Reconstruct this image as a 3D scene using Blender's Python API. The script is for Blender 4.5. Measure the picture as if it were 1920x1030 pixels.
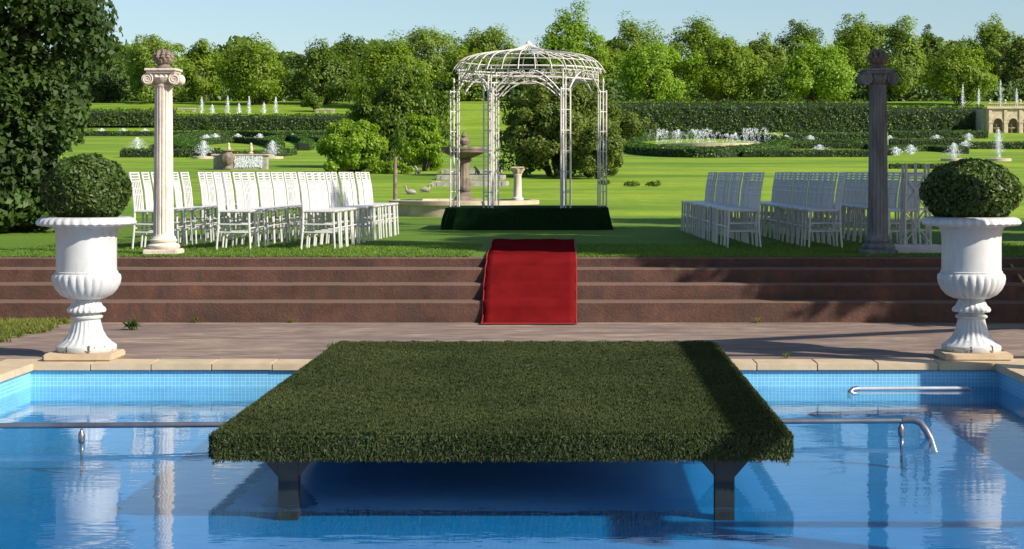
import bpy, bmesh, math, random
import numpy as np
from mathutils import Vector, Matrix
R = math.radians
random.seed(7)
rng = np.random.default_rng(11)
sc = bpy.context.scene
for o in list(bpy.data.objects): bpy.data.objects.remove(o)
C = sc.collection

# ---------------------------------------------------------------- camera, sky, sun, exposure
CAMZ, F, VX, VY = 1.56, 3200.0, 1075.0, 322.0      # eye height (m); focal length and vanishing point in photo pixels
cd = bpy.data.cameras.new('camera'); cam = bpy.data.objects.new('camera', cd); C.objects.link(cam)
cam.location = (0, 0, CAMZ); cam.rotation_euler = (R(90), 0, 0)
cd.sensor_width = 36; cd.lens = F/1920*36
cd.shift_x = (960-VX)/1920; cd.shift_y = (VY-515)/1920
cd.clip_start = .05; cd.clip_end = 3000
sc.camera = cam
SUN = Vector((.724, -.421, .547)).normalized()
elev = math.asin(SUN.z); azim = math.atan2(SUN.x, SUN.y)
w = bpy.data.worlds.new('World'); sc.world = w; w.use_nodes = True
nt = w.node_tree
sky = nt.nodes.new('ShaderNodeTexSky'); sky.sky_type = 'NISHITA'; sky.sun_disc = False
sky.sun_elevation = elev; sky.sun_rotation = azim
sky.air_density = 1.0; sky.dust_density = .8; sky.ozone_density = 3.0
bg = nt.nodes['Background']; bg.inputs['Strength'].default_value = .094
nt.links.new(sky.outputs['Color'], bg.inputs['Color'])
sd = bpy.data.lights.new('sun', 'SUN'); sd.energy = 4.9; sd.angle = R(.53); sd.color = (1, .93, .82)
so = bpy.data.objects.new('sun', sd); C.objects.link(so)
so.rotation_euler = (-SUN).to_track_quat('-Z', 'Y').to_euler(); so.location = (20, -12, 15)
vs = sc.view_settings
vs.view_transform = 'Standard'; vs.look = 'None'; vs.exposure = 0.60; vs.gamma = 1; vs.use_curve_mapping = False
sc.render.engine = 'CYCLES'
sc.cycles.max_bounces = 8; sc.cycles.transparent_max_bounces = 12

# ---------------------------------------------------------------- pixel and terrain helpers
LAWN = .638
_TD = [18, 30, 35, 45, 60, 80, 105, 140, 172, 181, 192, 215, 260, 420, 900]
_TY = [0, 0, 403, 369, 340, 315, 290, 265, 250, 246, 214, 194, 180, 172, 170]
_TZ = [LAWN if i < 2 else CAMZ+(VY-y)/F*d for i, (d, y) in enumerate(zip(_TD, _TY))]
def zt(d): return float(np.interp(d, _TD, _TZ))
_DD = np.linspace(18.7, 420, 12000); _YY = VY-(np.interp(_DD, _TD, _TZ)-CAMZ)*F/_DD
def P(px, py, d): return Vector(((px-VX)/F*d, d, CAMZ+(VY-py)/F*d))
def GD(py):                                   # distance at which the rising ground shows at photo row py
    i = int(np.argmax(_YY <= py)); return float(_DD[i])
def G(px, py):
    d = GD(py); return Vector(((px-VX)/F*d, d, zt(d)))
def gx(px, d): return Vector(((px-VX)/F*d, d, zt(d)))

# ---------------------------------------------------------------- naming helpers
ORD = ['first', 'second', 'third', 'fourth', 'fifth', 'sixth', 'seventh', 'eighth', 'ninth', 'tenth', 'eleventh',
       'twelfth', 'thirteenth', 'fourteenth', 'fifteenth', 'sixteenth', 'seventeenth', 'eighteenth', 'nineteenth',
       'twentieth', 'twenty-first', 'twenty-second', 'twenty-third', 'twenty-fourth', 'twenty-fifth']
def tag(o, label, cat, group=None):
    o['label'] = label; o['category'] = cat
    if group: o['group'] = group
    return o
def thing(name, label, cat, loc=(0, 0, 0), rz=0, group=None):
    o = bpy.data.objects.new(name, None); C.objects.link(o); o.empty_display_size = .1
    o.location = loc; o.rotation_euler = (0, 0, rz)
    return tag(o, label, cat, group)
def link(name, me, parent=None, loc=None, rot=None):
    o = bpy.data.objects.new(name, me); C.objects.link(o)
    if parent is not None: o.parent = parent
    if loc is not None: o.location = loc
    if rot is not None: o.rotation_euler = rot
    return o
def copy_tree(o, parent=None):
    c = o.copy(); C.objects.link(c); c.parent = parent
    for ch in o.children: copy_tree(ch, c)
    return c

# ---------------------------------------------------------------- materials
def newmat(name):
    m = bpy.data.materials.new(name); m.use_nodes = True
    return m, m.node_tree, m.node_tree.nodes['Principled BSDF']
def coords(nt, scale=(1, 1, 1), kind='Object', world=False):
    if world:
        g = nt.nodes.new('ShaderNodeNewGeometry'); src = g.outputs['Position']
    else:
        t = nt.nodes.new('ShaderNodeTexCoord'); src = t.outputs[kind]
    mp = nt.nodes.new('ShaderNodeMapping'); mp.inputs['Scale'].default_value = scale
    nt.links.new(src, mp.inputs['Vector']); return mp.outputs['Vector']
def noise(nt, vec, scale, detail=5, rough=.6, dist=0):
    n = nt.nodes.new('ShaderNodeTexNoise'); n.inputs['Scale'].default_value = scale
    n.inputs['Detail'].default_value = detail; n.inputs['Roughness'].default_value = rough
    n.inputs['Distortion'].default_value = dist
    nt.links.new(vec, n.inputs['Vector']); return n.outputs['Fac']
def ramp(nt, fac, stops):
    r = nt.nodes.new('ShaderNodeValToRGB'); e = r.color_ramp.elements
    e[0].position, e[0].color = stops[0][0], (*stops[0][1], 1)
    e[1].position, e[1].color = stops[-1][0], (*stops[-1][1], 1)
    for p, c in stops[1:-1]:
        k = e.new(p); k.color = (*c, 1)
    nt.links.new(fac, r.inputs['Fac']); return r.outputs['Color']
def mixc(nt, fac, a, b, mode='MIX'):
    m = nt.nodes.new('ShaderNodeMix'); m.data_type = 'RGBA'; m.blend_type = mode
    for sock, v in ((m.inputs[0], fac), (m.inputs[6], a), (m.inputs[7], b)):
        if hasattr(v, 'node'): nt.links.new(v, sock)
        else: sock.default_value = v if isinstance(v, (int, float)) else (*v, 1)
    return m.outputs[2]
def bump(nt, bsdf, h, strength=.3, dist=.02):
    b = nt.nodes.new('ShaderNodeBump'); b.inputs['Strength'].default_value = strength
    b.inputs['Distance'].default_value = dist
    nt.links.new(h, b.inputs['Height']); nt.links.new(b.outputs['Normal'], bsdf.inputs['Normal'])
def simple(name, c1, c2=None, scale=8, rough=.6, bstr=0, metal=0, stretch=(1, 1, 1), spec=.5, world=False, bdist=.01):
    m, nt, b = newmat(name)
    c2 = c2 or tuple(x*.8 for x in c1)
    v = coords(nt, stretch, world=world); n = noise(nt, v, scale)
    nt.links.new(ramp(nt, n, [(.32, c2), (.68, c1)]), b.inputs['Base Color'])
    b.inputs['Roughness'].default_value = rough; b.inputs['Metallic'].default_value = metal
    b.inputs['Specular IOR Level'].default_value = spec
    if bstr: bump(nt, b, noise(nt, v, scale*4, 6, .7), bstr, bdist)
    return m
def leafmat(name, dark, light, trans=.35, rough=.5, spec=.35):
    m, nt, b = newmat(name)
    g = nt.nodes.new('ShaderNodeNewGeometry')
    v = coords(nt, world=True); n = noise(nt, v, .9, 3)
    c = ramp(nt, g.outputs['Random Per Island'], [(0, dark), (.6, tuple((a+c_)/2 for a, c_ in zip(dark, light))), (1, light)])
    c = mixc(nt, .35, c, ramp(nt, n, [(.35, dark), (.65, light)]))
    nt.links.new(c, b.inputs['Base Color'])
    b.inputs['Roughness'].default_value = rough; b.inputs['Specular IOR Level'].default_value = spec
    t = nt.nodes.new('ShaderNodeBsdfTranslucent')
    nt.links.new(mixc(nt, 1, c, (1.25, 1.35, .55), 'MULTIPLY'), t.inputs['Color'])
    mx = nt.nodes.new('ShaderNodeMixShader'); mx.inputs[0].default_value = trans
    nt.links.new(b.outputs[0], mx.inputs[1]); nt.links.new(t.outputs[0], mx.inputs[2])
    nt.links.new(mx.outputs[0], nt.nodes['Material Output'].inputs['Surface'])
    return m

M = {}
M['white_paint'] = simple('white_paint', (.80, .80, .79), (.70, .70, .69), 5, .45, .08)
M['chair_white'] = simple('chair_white', (.64, .63, .61), (.54, .53, .51), 14, .4, .05)
M['iron_white'] = simple('iron_white', (.74, .70, .64), (.46, .42, .37), 9, .5, .2, world=True)
M['bark'] = simple('bark', (.10, .07, .045), (.04, .03, .02), 9, .9, .6, stretch=(1, 1, .25))
M['steel'] = simple('steel', (.30, .30, .33), (.17, .17, .19), 5, .35, .05, metal=.75)
M['dark_steel'] = simple('dark_steel', (.045, .045, .045), (.022, .022, .024), 7, .55, .2)
M['frame_bounce_pale'] = simple('frame_bounce_pale', (.62, .68, .72), (.5, .56, .6), 6, .6)  # stage frame made pale to bounce light onto the shaded pool floor
M['felt'] = simple('felt', (.010, .032, .010), (.006, .020, .006), 18, .95, .5, spec=.03)
M['pvc'] = simple('pvc', (.45, .48, .50), (.35, .37, .39), 8, .7)
M['hose'] = simple('hose', (.35, .27, .07), (.25, .19, .05), 8, .45)
M['green_hose'] = simple('green_hose', (.02, .33, .08), (.02, .25, .06), 8, .45)
M['soil'] = simple('soil', (.05, .035, .025), (.03, .02, .015), 30, .95, .6)
M['timber'] = simple('timber', (.55, .52, .46), (.42, .39, .34), 5, .7, .2, stretch=(6, 6, 1))
M['timber_weathered'] = simple('timber_weathered', (.60, .57, .53), (.42, .39, .36), 7, .8, .3)
M['spray'] = simple('spray', (.88, .90, .93), (.80, .83, .87), 3, .6)
M['core'] = simple('hedge_core', (.018, .034, .010), (.008, .016, .005), 6, .95, .8, world=True, bdist=.1)
M['leaf_dark'] = leafmat('leaf_dark', (.014, .034, .008), (.075, .130, .024), .28, .55, .25)
M['leaf_box'] = leafmat('leaf_box', (.022, .050, .008), (.105, .165, .028), .22, .5, .35)
M['leaf_far'] = leafmat('leaf_far', (.115, .185, .012), (.265, .360, .030), .48)
M['leaf_bright'] = leafmat('leaf_bright', (.135, .235, .014), (.300, .430, .035), .48)
M['leaf_olive'] = leafmat('leaf_olive', (.055, .092, .011), (.215, .260, .045), .40)
M['leaf_mid'] = leafmat('leaf_mid', (.055, .105, .010), (.160, .235, .024), .40)
M['leaf_pale'] = leafmat('leaf_pale', (.135, .205, .028), (.280, .370, .060), .48)
M['leaf_hedge'] = leafmat('leaf_hedge', (.030, .065, .009), (.110, .185, .022), .28)
M['leaf_parterre'] = leafmat('leaf_parterre', (.035, .085, .010), (.085, .17, .018), .25)
M['turf'] = leafmat('turf', (.019, .030, .009), (.088, .106, .036), .2, .6, .16)
M['grass'] = leafmat('grass_blades', (.09, .12, .02), (.26, .27, .06), .4)
M['lawn_blade'] = leafmat('lawn_blade', (.080, .150, .018), (.16, .25, .028), .3)
M['red_petal'] = simple('red_petal', (.6, .06, .02), (.45, .04, .02), 5, .6)

# stained stone of the columns
m, nt, b = newmat('column_stone'); v = coords(nt, world=True)
n1 = noise(nt, v, 3, 8, .7); n2 = noise(nt, coords(nt, (9, 9, .9), world=True), 2.2, 6, .7); n3 = noise(nt, v, 60, 4)
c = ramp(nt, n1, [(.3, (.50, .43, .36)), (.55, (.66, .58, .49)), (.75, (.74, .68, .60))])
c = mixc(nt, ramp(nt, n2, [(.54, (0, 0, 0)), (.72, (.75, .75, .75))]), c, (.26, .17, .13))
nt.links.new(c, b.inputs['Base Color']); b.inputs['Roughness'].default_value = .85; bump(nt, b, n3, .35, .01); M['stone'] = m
M['stone_shade_grey'] = simple('stone_shade_grey', (.205, .205, .20), (.085, .085, .083), 5, .9, .4, stretch=(3, 3, .5), world=True)  # right column only: its shade is put into this darker grey stone
M['stone_old'] = simple('stone_old', (.27, .21, .16), (.11, .085, .065), 6, .9, .6, world=True)
M['stone_warm'] = simple('stone_warm', (.58, .48, .34), (.36, .29, .20), 3, .9, .5, world=True)
M['stone_grey'] = simple('stone_grey', (.42, .39, .34), (.24, .22, .19), 5, .9, .5, world=True)

# chipped white paint of the urns (rust at chips)
m, nt, b = newmat('urn_paint'); v = coords(nt)
n1 = noise(nt, v, 4, 5); n2 = noise(nt, v, 16, 6, .65); sep = nt.nodes.new('ShaderNodeSeparateXYZ'); nt.links.new(v, sep.inputs[0])
c = ramp(nt, n1, [(.3, (.47, .47, .455)), (.7, (.57, .57, .565))])
low = nt.nodes.new('ShaderNodeMapRange'); low.inputs[1].default_value = .02; low.inputs[2].default_value = .24
low.inputs[3].default_value = .075; low.inputs[4].default_value = -.08; nt.links.new(sep.outputs[2], low.inputs[0])
ad = nt.nodes.new('ShaderNodeMath'); nt.links.new(n2, ad.inputs[0]); nt.links.new(low.outputs[0], ad.inputs[1])
c = mixc(nt, ramp(nt, ad.outputs[0], [(.645, (0, 0, 0)), (.665, (1, 1, 1))]), c, (.045, .03, .02))
rs = nt.nodes.new('ShaderNodeMapRange'); rs.inputs[1].default_value = .0; rs.inputs[2].default_value = .03
rs.inputs[3].default_value = .75; rs.inputs[4].default_value = 0; nt.links.new(sep.outputs[2], rs.inputs[0])
mu = nt.nodes.new('ShaderNodeMath'); mu.operation = 'MULTIPLY'; nt.links.new(rs.outputs[0], mu.inputs[0])
nt.links.new(noise(nt, v, 9, 4), mu.inputs[1])
c = mixc(nt, mu.outputs[0], c, (.42, .18, .05))
c = mixc(nt, ramp(nt, noise(nt, coords(nt, (7, 7, 1.1)), 2.6, 6, .7), [(.52, (0, 0, 0)), (.74, (.55, .55, .55))]), c, (.33, .31, .27))
nt.links.new(c, b.inputs['Base Color']); b.inputs['Roughness'].default_value = .42; bump(nt, b, noise(nt, v, 45, 4), .1, .01); M['urn'] = m

# stained concrete steps
m, nt, b = newmat('step_concrete'); v = coords(nt, world=True)
n1 = noise(nt, coords(nt, (1, 1, 1.6), world=True), 1.6, 9, .7, .4); n2 = noise(nt, coords(nt, (2.2, 2.2, .35), world=True), 3, 7, .75); n3 = noise(nt, v, 40, 5, .7)
c = ramp(nt, n1, [(.32, (.040, .017, .012)), (.45, (.080, .034, .023)), (.56, (.105, .046, .031)), (.74, (.19, .066, .032))])
c = mixc(nt, ramp(nt, n2, [(.46, (0, 0, 0)), (.66, (.85, .85, .85))]), c, (.050, .030, .022))
c = mixc(nt, ramp(nt, n3, [(.60, (0, 0, 0)), (.78, (.4, .4, .4))]), c, (.24, .13, .085))
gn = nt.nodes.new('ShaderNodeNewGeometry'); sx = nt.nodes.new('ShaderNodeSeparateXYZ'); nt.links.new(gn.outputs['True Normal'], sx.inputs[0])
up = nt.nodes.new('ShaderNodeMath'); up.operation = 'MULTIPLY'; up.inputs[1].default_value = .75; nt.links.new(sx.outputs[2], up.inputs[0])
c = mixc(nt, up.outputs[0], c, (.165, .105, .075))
nt.links.new(c, b.inputs['Base Color']); b.inputs['Roughness'].default_value = .85; bump(nt, b, n3, .5, .02); M['steps'] = m

# stamped concrete patio
m, nt, b = newmat('patio_concrete'); v = coords(nt, world=True)
n1 = noise(nt, coords(nt, (.55, 1.6, 1), world=True), 1.5, 9, .7, .6); n2 = noise(nt, coords(nt, (1.2, 6, 1), world=True), 2.4, 7, .7); n3 = noise(nt, v, 55, 4, .7)
c = ramp(nt, n1, [(.34, (.145, .098, .080)), (.5, (.245, .176, .138)), (.64, (.38, .285, .20))])
c = mixc(nt, ramp(nt, n2, [(.44, (0, 0, 0)), (.62, (.85, .85, .85))]), c, (.125, .084, .070))
c = mixc(nt, ramp(nt, n3, [(.66, (0, 0, 0)), (.72, (.45, .45, .45))]), c, (.42, .36, .29))
nt.links.new(c, b.inputs['Base Color']); b.inputs['Roughness'].default_value = .8; bump(nt, b, n2, .5, .02); M['patio'] = m
M['coping'] = simple('coping_stone', (.55, .43, .285), (.42, .32, .20), 4, .8, .25, world=True)

# pool mosaic
def mosaic(name, a, bb, grout, axis):
    m, nt, b = newmat(name)
    g = nt.nodes.new('ShaderNodeNewGeometry'); s = nt.nodes.new('ShaderNodeSeparateXYZ'); nt.links.new(g.outputs['Position'], s.inputs[0])
    cmb = nt.nodes.new('ShaderNodeCombineXYZ')
    nt.links.new(s.outputs[axis[0]], cmb.inputs[0]); nt.links.new(s.outputs[axis[1]], cmb.inputs[1])
    br = nt.nodes.new('ShaderNodeTexBrick'); br.offset = 0; br.squash = 1
    br.inputs['Scale'].default_value = 1; br.inputs['Brick Width'].default_value = .030; br.inputs['Row Height'].default_value = .030
    br.inputs['Mortar Size'].default_value = .0022; br.inputs['Mortar Smooth'].default_value = .2
    br.inputs['Color1'].default_value = (*a, 1); br.inputs['Color2'].default_value = (*bb, 1); br.inputs['Mortar'].default_value = (*grout, 1)
    nt.links.new(cmb.outputs[0], br.inputs['Vector'])
    n = noise(nt, g.outputs['Position'], 2.5, 4)
    nt.links.new(mixc(nt, .55, br.outputs['Color'], ramp(nt, n, [(.3, tuple(x*.8 for x in bb)), (.7, a)])), b.inputs['Base Color'])
    b.inputs['Roughness'].default_value = .2; bump(nt, b, br.outputs['Fac'], -.25, .004)
    return m
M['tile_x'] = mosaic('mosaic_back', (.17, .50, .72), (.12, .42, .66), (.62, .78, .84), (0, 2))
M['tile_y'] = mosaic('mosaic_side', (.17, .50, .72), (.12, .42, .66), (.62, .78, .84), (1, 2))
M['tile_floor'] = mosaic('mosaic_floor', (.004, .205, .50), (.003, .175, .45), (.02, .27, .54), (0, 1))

# water: real Fresnel reflection over a clear, slightly blue body
def water(name, tint, bstr, sx=(1, 1.15, 1), sc1=2.3):
    m, nt, b = newmat(name); nt.nodes.remove(b)
    v = coords(nt, sx, world=True)
    n1 = noise(nt, v, sc1, 2, .45, .3); n2 = noise(nt, coords(nt, (.7, 2.0, 1), world=True), 8, 2, .5)
    ad = nt.nodes.new('ShaderNodeMath'); ad.operation = 'MULTIPLY_ADD'; ad.inputs[1].default_value = .34
    nt.links.new(n2, ad.inputs[0]); nt.links.new(n1, ad.inputs[2])
    bp = nt.nodes.new('ShaderNodeBump'); bp.inputs['Strength'].default_value = bstr; bp.inputs['Distance'].default_value = .02
    nt.links.new(ad.outputs[0], bp.inputs['Height'])
    gl = nt.nodes.new('ShaderNodeBsdfGlossy'); gl.inputs['Roughness'].default_value = .01; nt.links.new(bp.outputs[0], gl.inputs['Normal'])
    tr = nt.nodes.new('ShaderNodeBsdfTransparent'); tr.inputs['Color'].default_value = (*tint, 1)
    gi = nt.nodes.new('ShaderNodeNewGeometry'); dt = nt.nodes.new('ShaderNodeVectorMath'); dt.operation = 'DOT_PRODUCT'
    nt.links.new(bp.outputs[0], dt.inputs[0]); nt.links.new(gi.outputs['Incoming'], dt.inputs[1])
    def mth(op, a, c=None):
        q = nt.nodes.new('ShaderNodeMath'); q.operation = op; q.use_clamp = op in ('SUBTRACT', 'MULTIPLY_ADD')
        for i_, x_ in enumerate((a, c)):
            if x_ is None: continue
            if hasattr(x_, 'node'): nt.links.new(x_, q.inputs[i_])
            else: q.inputs[i_].default_value = x_
        return q
    ab = mth('ABSOLUTE', dt.outputs['Value']); om = mth('SUBTRACT', 1.0, ab.outputs[0]); pw = mth('POWER', om.outputs[0], 5.0)
    fr = mth('MULTIPLY_ADD', pw.outputs[0], .98); fr.inputs[2].default_value = .02
    mx = nt.nodes.new('ShaderNodeMixShader')
    nt.links.new(fr.outputs[0], mx.inputs[0]); nt.links.new(tr.outputs[0], mx.inputs[1]); nt.links.new(gl.outputs[0], mx.inputs[2])
    nt.links.new(mx.outputs[0], nt.nodes['Material Output'].inputs['Surface'])
    return m
M['water'] = water('pool_water', (.82, .94, .98), .145)
M['pond_water'] = water('pond_water', (.7, .8, .75), .3)

# lawns
def lawnmat(name, a, bb, cc, s1, s2):
    m, nt, b = newmat(name); v = coords(nt, world=True)
    n1 = noise(nt, coords(nt, (.25, 1, 1), world=True), s1, 7, .68); n2 = noise(nt, coords(nt, (1, .6, 1), world=True), s2, 6, .75)
    c = ramp(nt, n1, [(.40, a), (.60, bb)])
    c = mixc(nt, ramp(nt, n2, [(.42, (0, 0, 0)), (.72, (.7, .7, .7))]), c, cc)
    nt.links.new(c, b.inputs['Base Color']); b.inputs['Roughness'].default_value = .9; b.inputs['Specular IOR Level'].default_value = .15
    bump(nt, b, n2, .7, .05); return m
M['lawn'] = lawnmat('terrace_lawn', (.100, .185, .020), (.145, .235, .025), (.075, .140, .017), .8, 14)
M['garden'] = lawnmat('garden_lawn', (.100, .195, .014), (.260, .350, .026), (.110, .195, .014), .22, 1.6)

# red carpet
m, nt, b = newmat('red_carpet'); v = coords(nt, world=True)
n1 = noise(nt, v, 4, 5); n2 = noise(nt, v, 160, 3)
nt.links.new(ramp(nt, n1, [(.3, (.105, .006, .007)), (.7, (.160, .009, .010))]), b.inputs['Base Color'])
b.inputs['Roughness'].default_value = .95; b.inputs['Specular IOR Level'].default_value = .0
bump(nt, b, n2, .5, .005); M['carpet'] = m
M['carpet_edge'] = simple('carpet_edge', (.26, .010, .014), (.20, .008, .011), 20, .8)

# ---------------------------------------------------------------- mesh helpers
class MB:
    def __init__(s): s.v, s.f = [], []
    def add(s, vs, fs):
        o = len(s.v); s.v += [tuple(p) for p in vs]; s.f += [tuple(i+o for i in f) for f in fs]; return s
    def box(s, x0, x1, y0, y1, z0, z1, mat=None):
        vs = [Vector((x, y, z)) for z in (z0, z1) for y in (y0, y1) for x in (x0, x1)]
        if mat is not None: vs = [mat @ p for p in vs]
        return s.add(vs, [(0, 2, 3, 1), (4, 5, 7, 6), (0, 1, 5, 4), (2, 6, 7, 3), (0, 4, 6, 2), (1, 3, 7, 5)])
    def bar(s, a, b, w, h=None):                       # rectangular bar from a to b
        a, b = Vector(a), Vector(b); h = h or w; d = b-a; L = d.length
        q = d.to_track_quat('X', 'Z').to_matrix().to_4x4(); mt = Matrix.Translation(a) @ q
        return s.box(0, L, -w/2, w/2, -h/2, h/2, mt)
    def tube(s, pts, r, n=8, caps=True):
        pts = [Vector(p) for p in pts]; k = len(pts)
        rr = r if hasattr(r, '__len__') else [r]*k
        rings = []; up = None
        for i, p in enumerate(pts):
            t = (pts[min(i+1, k-1)]-pts[max(i-1, 0)]).normalized()
            if up is None: up = Vector((0, 0, 1)) if abs(t.z) < .9 else Vector((1, 0, 0))
            sdv = t.cross(up).normalized(); up = sdv.cross(t).normalized()
            rings.append([p+(sdv*math.cos(2*math.pi*j/n)+up*math.sin(2*math.pi*j/n))*rr[i] for j in range(n)])
        vs = [p for rg in rings for p in rg]
        fs = [(i*n+j, (i+1)*n+j, (i+1)*n+(j+1) % n, i*n+(j+1) % n) for i in range(k-1) for j in range(n)]
        if caps: fs += [tuple(range(n)), tuple(reversed(range((k-1)*n, k*n)))]
        return s.add(vs, fs)
    def lathe(s, prof, n=32, mod=None, c=(0, 0), close=True):
        k = len(prof); vs = []
        for i, (r, z) in enumerate(prof):
            for j in range(n):
                a = 2*math.pi*j/n; q = r*(mod(a, z, i) if mod else 1)
                vs.append((c[0]+q*math.cos(a), c[1]+q*math.sin(a), z))
        fs = [(i*n+j, i*n+(j+1) % n, (i+1)*n+(j+1) % n, (i+1)*n+j) for i in range(k-1) for j in range(n)]
        if close: fs += [tuple(reversed(range(n))), tuple(range((k-1)*n, k*n))]
        return s.add(vs, fs)
    def build(s, name, mat, parent=None, smooth=False, bevel=0, loc=None, rot=None):
        me = bpy.data.meshes.new(name); me.from_pydata(s.v, [], s.f); me.update()
        if bevel:
            bm = bmesh.new(); bm.from_mesh(me); bmesh.ops.remove_doubles(bm, verts=bm.verts, dist=1e-5)
            bmesh.ops.bevel(bm, geom=[e for e in bm.edges if e.is_manifold and e.calc_face_angle(0) > .6], offset=bevel, segments=2, affect='EDGES', clamp_overlap=True)
            bm.to_mesh(me); bm.free()
        me.materials.append(M[mat])
        if smooth:
            me.polygons.foreach_set('use_smooth', [True]*len(me.polygons))
            try: me.set_sharp_from_angle(angle=R(42))
            except Exception: pass
        return link(name, me, parent, loc, rot)

def norm(a): return a/np.maximum(np.linalg.norm(a, axis=1, keepdims=True), 1e-9)
def leaf_obj(name, cen, nrm, L, W, mat, parent=None, jitter=.5, along=None, kind=None):
    """many small folded leaf faces, one mesh"""
    n = len(cen); nrm = norm(nrm+rng.normal(0, jitter, (n, 3)))
    rnd = rng.normal(0, 1, (n, 3)) if along is None else along+rng.normal(0, .25, (n, 3))
    t = norm(rnd-nrm*np.sum(rnd*nrm, axis=1, keepdims=True)); b = np.cross(nrm, t)
    sz = rng.uniform(.65, 1.3, (n, 1)); l = L*sz; ww = W*sz
    v = np.empty((n, 4, 3))
    v[:, 0] = cen-t*l*.5; v[:, 1] = cen+b*ww*.5+nrm*ww*.18; v[:, 2] = cen+t*l*.5; v[:, 3] = cen-b*ww*.5+nrm*ww*.18
    me = bpy.data.meshes.new(name)
    me.vertices.add(n*4); me.vertices.foreach_set('co', v.reshape(-1).astype(np.float32))
    me.loops.add(n*4); me.loops.foreach_set('vertex_index', np.arange(n*4, dtype=np.int32))
    me.polygons.add(n); me.polygons.foreach_set('loop_start', np.arange(0, n*4, 4, dtype=np.int32))
    try: me.polygons.foreach_set('loop_total', np.full(n, 4, dtype=np.int32))
    except Exception: pass
    me.update(calc_edges=True); me.materials.append(M[mat])
    o = link(name, me, parent)
    if kind: o['kind'] = kind
    return o
def structure(o): o['kind'] = 'structure'; return o

# ================================================================ SETTING
# ---- ground sheets
def sheet(name, xs, ys, zf, mat):
    v = [(x, y, zf(x, y)) for y in ys for x in xs]; n = len(xs)
    f = [(j*n+i, j*n+i+1, (j+1)*n+i+1, (j+1)*n+i) for j in range(len(ys)-1) for i in range(n-1)]
    me = bpy.data.meshes.new(name); me.from_pydata(v, [], f); me.update(); me.materials.append(M[mat])
    me.polygons.foreach_set('use_smooth', [True]*len(f))
    return structure(link(name, me))
NOS = [(17.64, .218), (17.90, .384), (18.16, .532), (18.42, LAWN)]        # nosing distance and level of each step
def dip(x, y): return .02*math.sin(x*.11+1)*math.sin(y*.17) if y > 50 else 0
sheet('lawn', np.linspace(-60, 60, 61), list(np.linspace(18.53, 33, 24)), lambda x, y: zt(y), 'lawn')
sheet('garden_ground', np.concatenate([[-900, -400, -200], np.linspace(-120, 120, 61), [200, 400, 900]]),
      sorted(set(list(np.linspace(33, 215, 130))+list(np.linspace(225, 420, 20))+[560, 700, 900])), lambda x, y: zt(y)+dip(x, y), 'garden')
# ---- patio with the pool opening
PX0, PX1, PY0, PY1 = -4.42, 3.46, 3.6, 13.90
b_ = MB()
def slab(x0, x1, y0, y1): b_.add([(x0, y0, 0), (x1, y0, 0), (x1, y1, 0), (x0, y1, 0)], [(0, 1, 2, 3)])
CW = .30
slab(-60, 60, PY1+CW, 17.70); slab(-60, PX0-CW, PY0-CW, PY1+CW); slab(PX1+CW, 60, PY0-CW, PY1+CW); slab(-60, 60, -40, PY0-CW)
structure(b_.build('patio', 'patio'))
# ---- steps
prof = [(17.64, -.02)]
for i, (d, z) in enumerate(NOS):
    prof += [(d, z-.018), (d+.018, z)]
    if i < 3: prof += [(NOS[i+1][0], z)]
prof += [(18.545, LAWN), (18.545, -.02)]
xs = [-60, -30]+list(np.linspace(-12, 2.7, 60))+list(np.linspace(2.9, 9, 26))+[30, 60]
def bend(x): return -.02*max(0, x-2.9)**1.6 if x < 9 else -.02*6.1**1.6
random.seed(3)
v = []; k = len(prof)
for x in xs:
    for j, (d, z) in enumerate(prof):
        wob = random.uniform(-.0018, .0018) if abs(x) < 12 else 0
        v.append((x, d+bend(x)*(0 if j >= k-2 else 1)+wob*.6, z+(wob if 0 < j < k-2 else 0)))
f = [(i*k+j, (i+1)*k+j, (i+1)*k+j+1, i*k+j+1) for i in range(len(xs)-1) for j in range(k-1)]
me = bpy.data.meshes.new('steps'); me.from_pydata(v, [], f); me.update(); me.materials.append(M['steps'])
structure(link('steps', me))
# ---- pool shell, coping stones, water
PB, WL = -.42, -.20
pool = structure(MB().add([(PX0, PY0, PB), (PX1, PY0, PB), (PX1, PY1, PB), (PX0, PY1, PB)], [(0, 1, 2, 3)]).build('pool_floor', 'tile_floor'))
structure(MB().box(PX0-.2, PX1+.2, PY1, PY1+.2, PB-.1, -.062).build('pool_wall_back', 'tile_x'))
structure(MB().box(PX0-.2, PX0, PY0, PY1-.002, PB-.1, -.062).build('pool_wall_left', 'tile_y'))
structure(MB().box(PX1, PX1+.2, PY0, PY1-.002, PB-.1, -.062).build('pool_wall_right', 'tile_y'))
structure(MB().box(PX0-.2, PX1+.2, PY0-.2, PY0, PB-.1, -.062).build('pool_wall_front', 'tile_x'))
structure(MB().add([(PX0-.01, PY0, WL), (PX1+.01, PY0, WL), (PX1+.01, PY1+.01, WL), (PX0-.01, PY1+.01, WL)], [(0, 1, 2, 3)]).build('pool_water', 'water'))
cop = structure(MB().box(PX0-CW+.01, PX0-.05, PY0, PY1+.02, -.09, -.064).box(PX1+.05, PX1+CW-.01, PY0, PY1+.02, -.09, -.064).box(PX0, PX1, PY1+.05, PY1+CW-.01, -.09, -.064).build('pool_coping', 'coping'))
stone = MB().box(-.2400, .2400, -.165, .165, -.030, .030).build('coping_stone', 'coping', cop, bevel=.006)
first = True
def put_stone(loc, rz, sx=1):
    global first
    s = stone if first else stone.copy()
    if not first: C.objects.link(s); s.parent = cop
    first = False
    s.location = (loc[0], loc[1], loc[2]+random.uniform(-.002, .002)); s.rotation_euler = (random.uniform(-.006, .006), 0, rz+random.uniform(-.001, .001)); s.scale.x = sx
x = PX0+.24
n = int((PX1-PX0)/.4825); step = (PX1-PX0)/n
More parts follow.
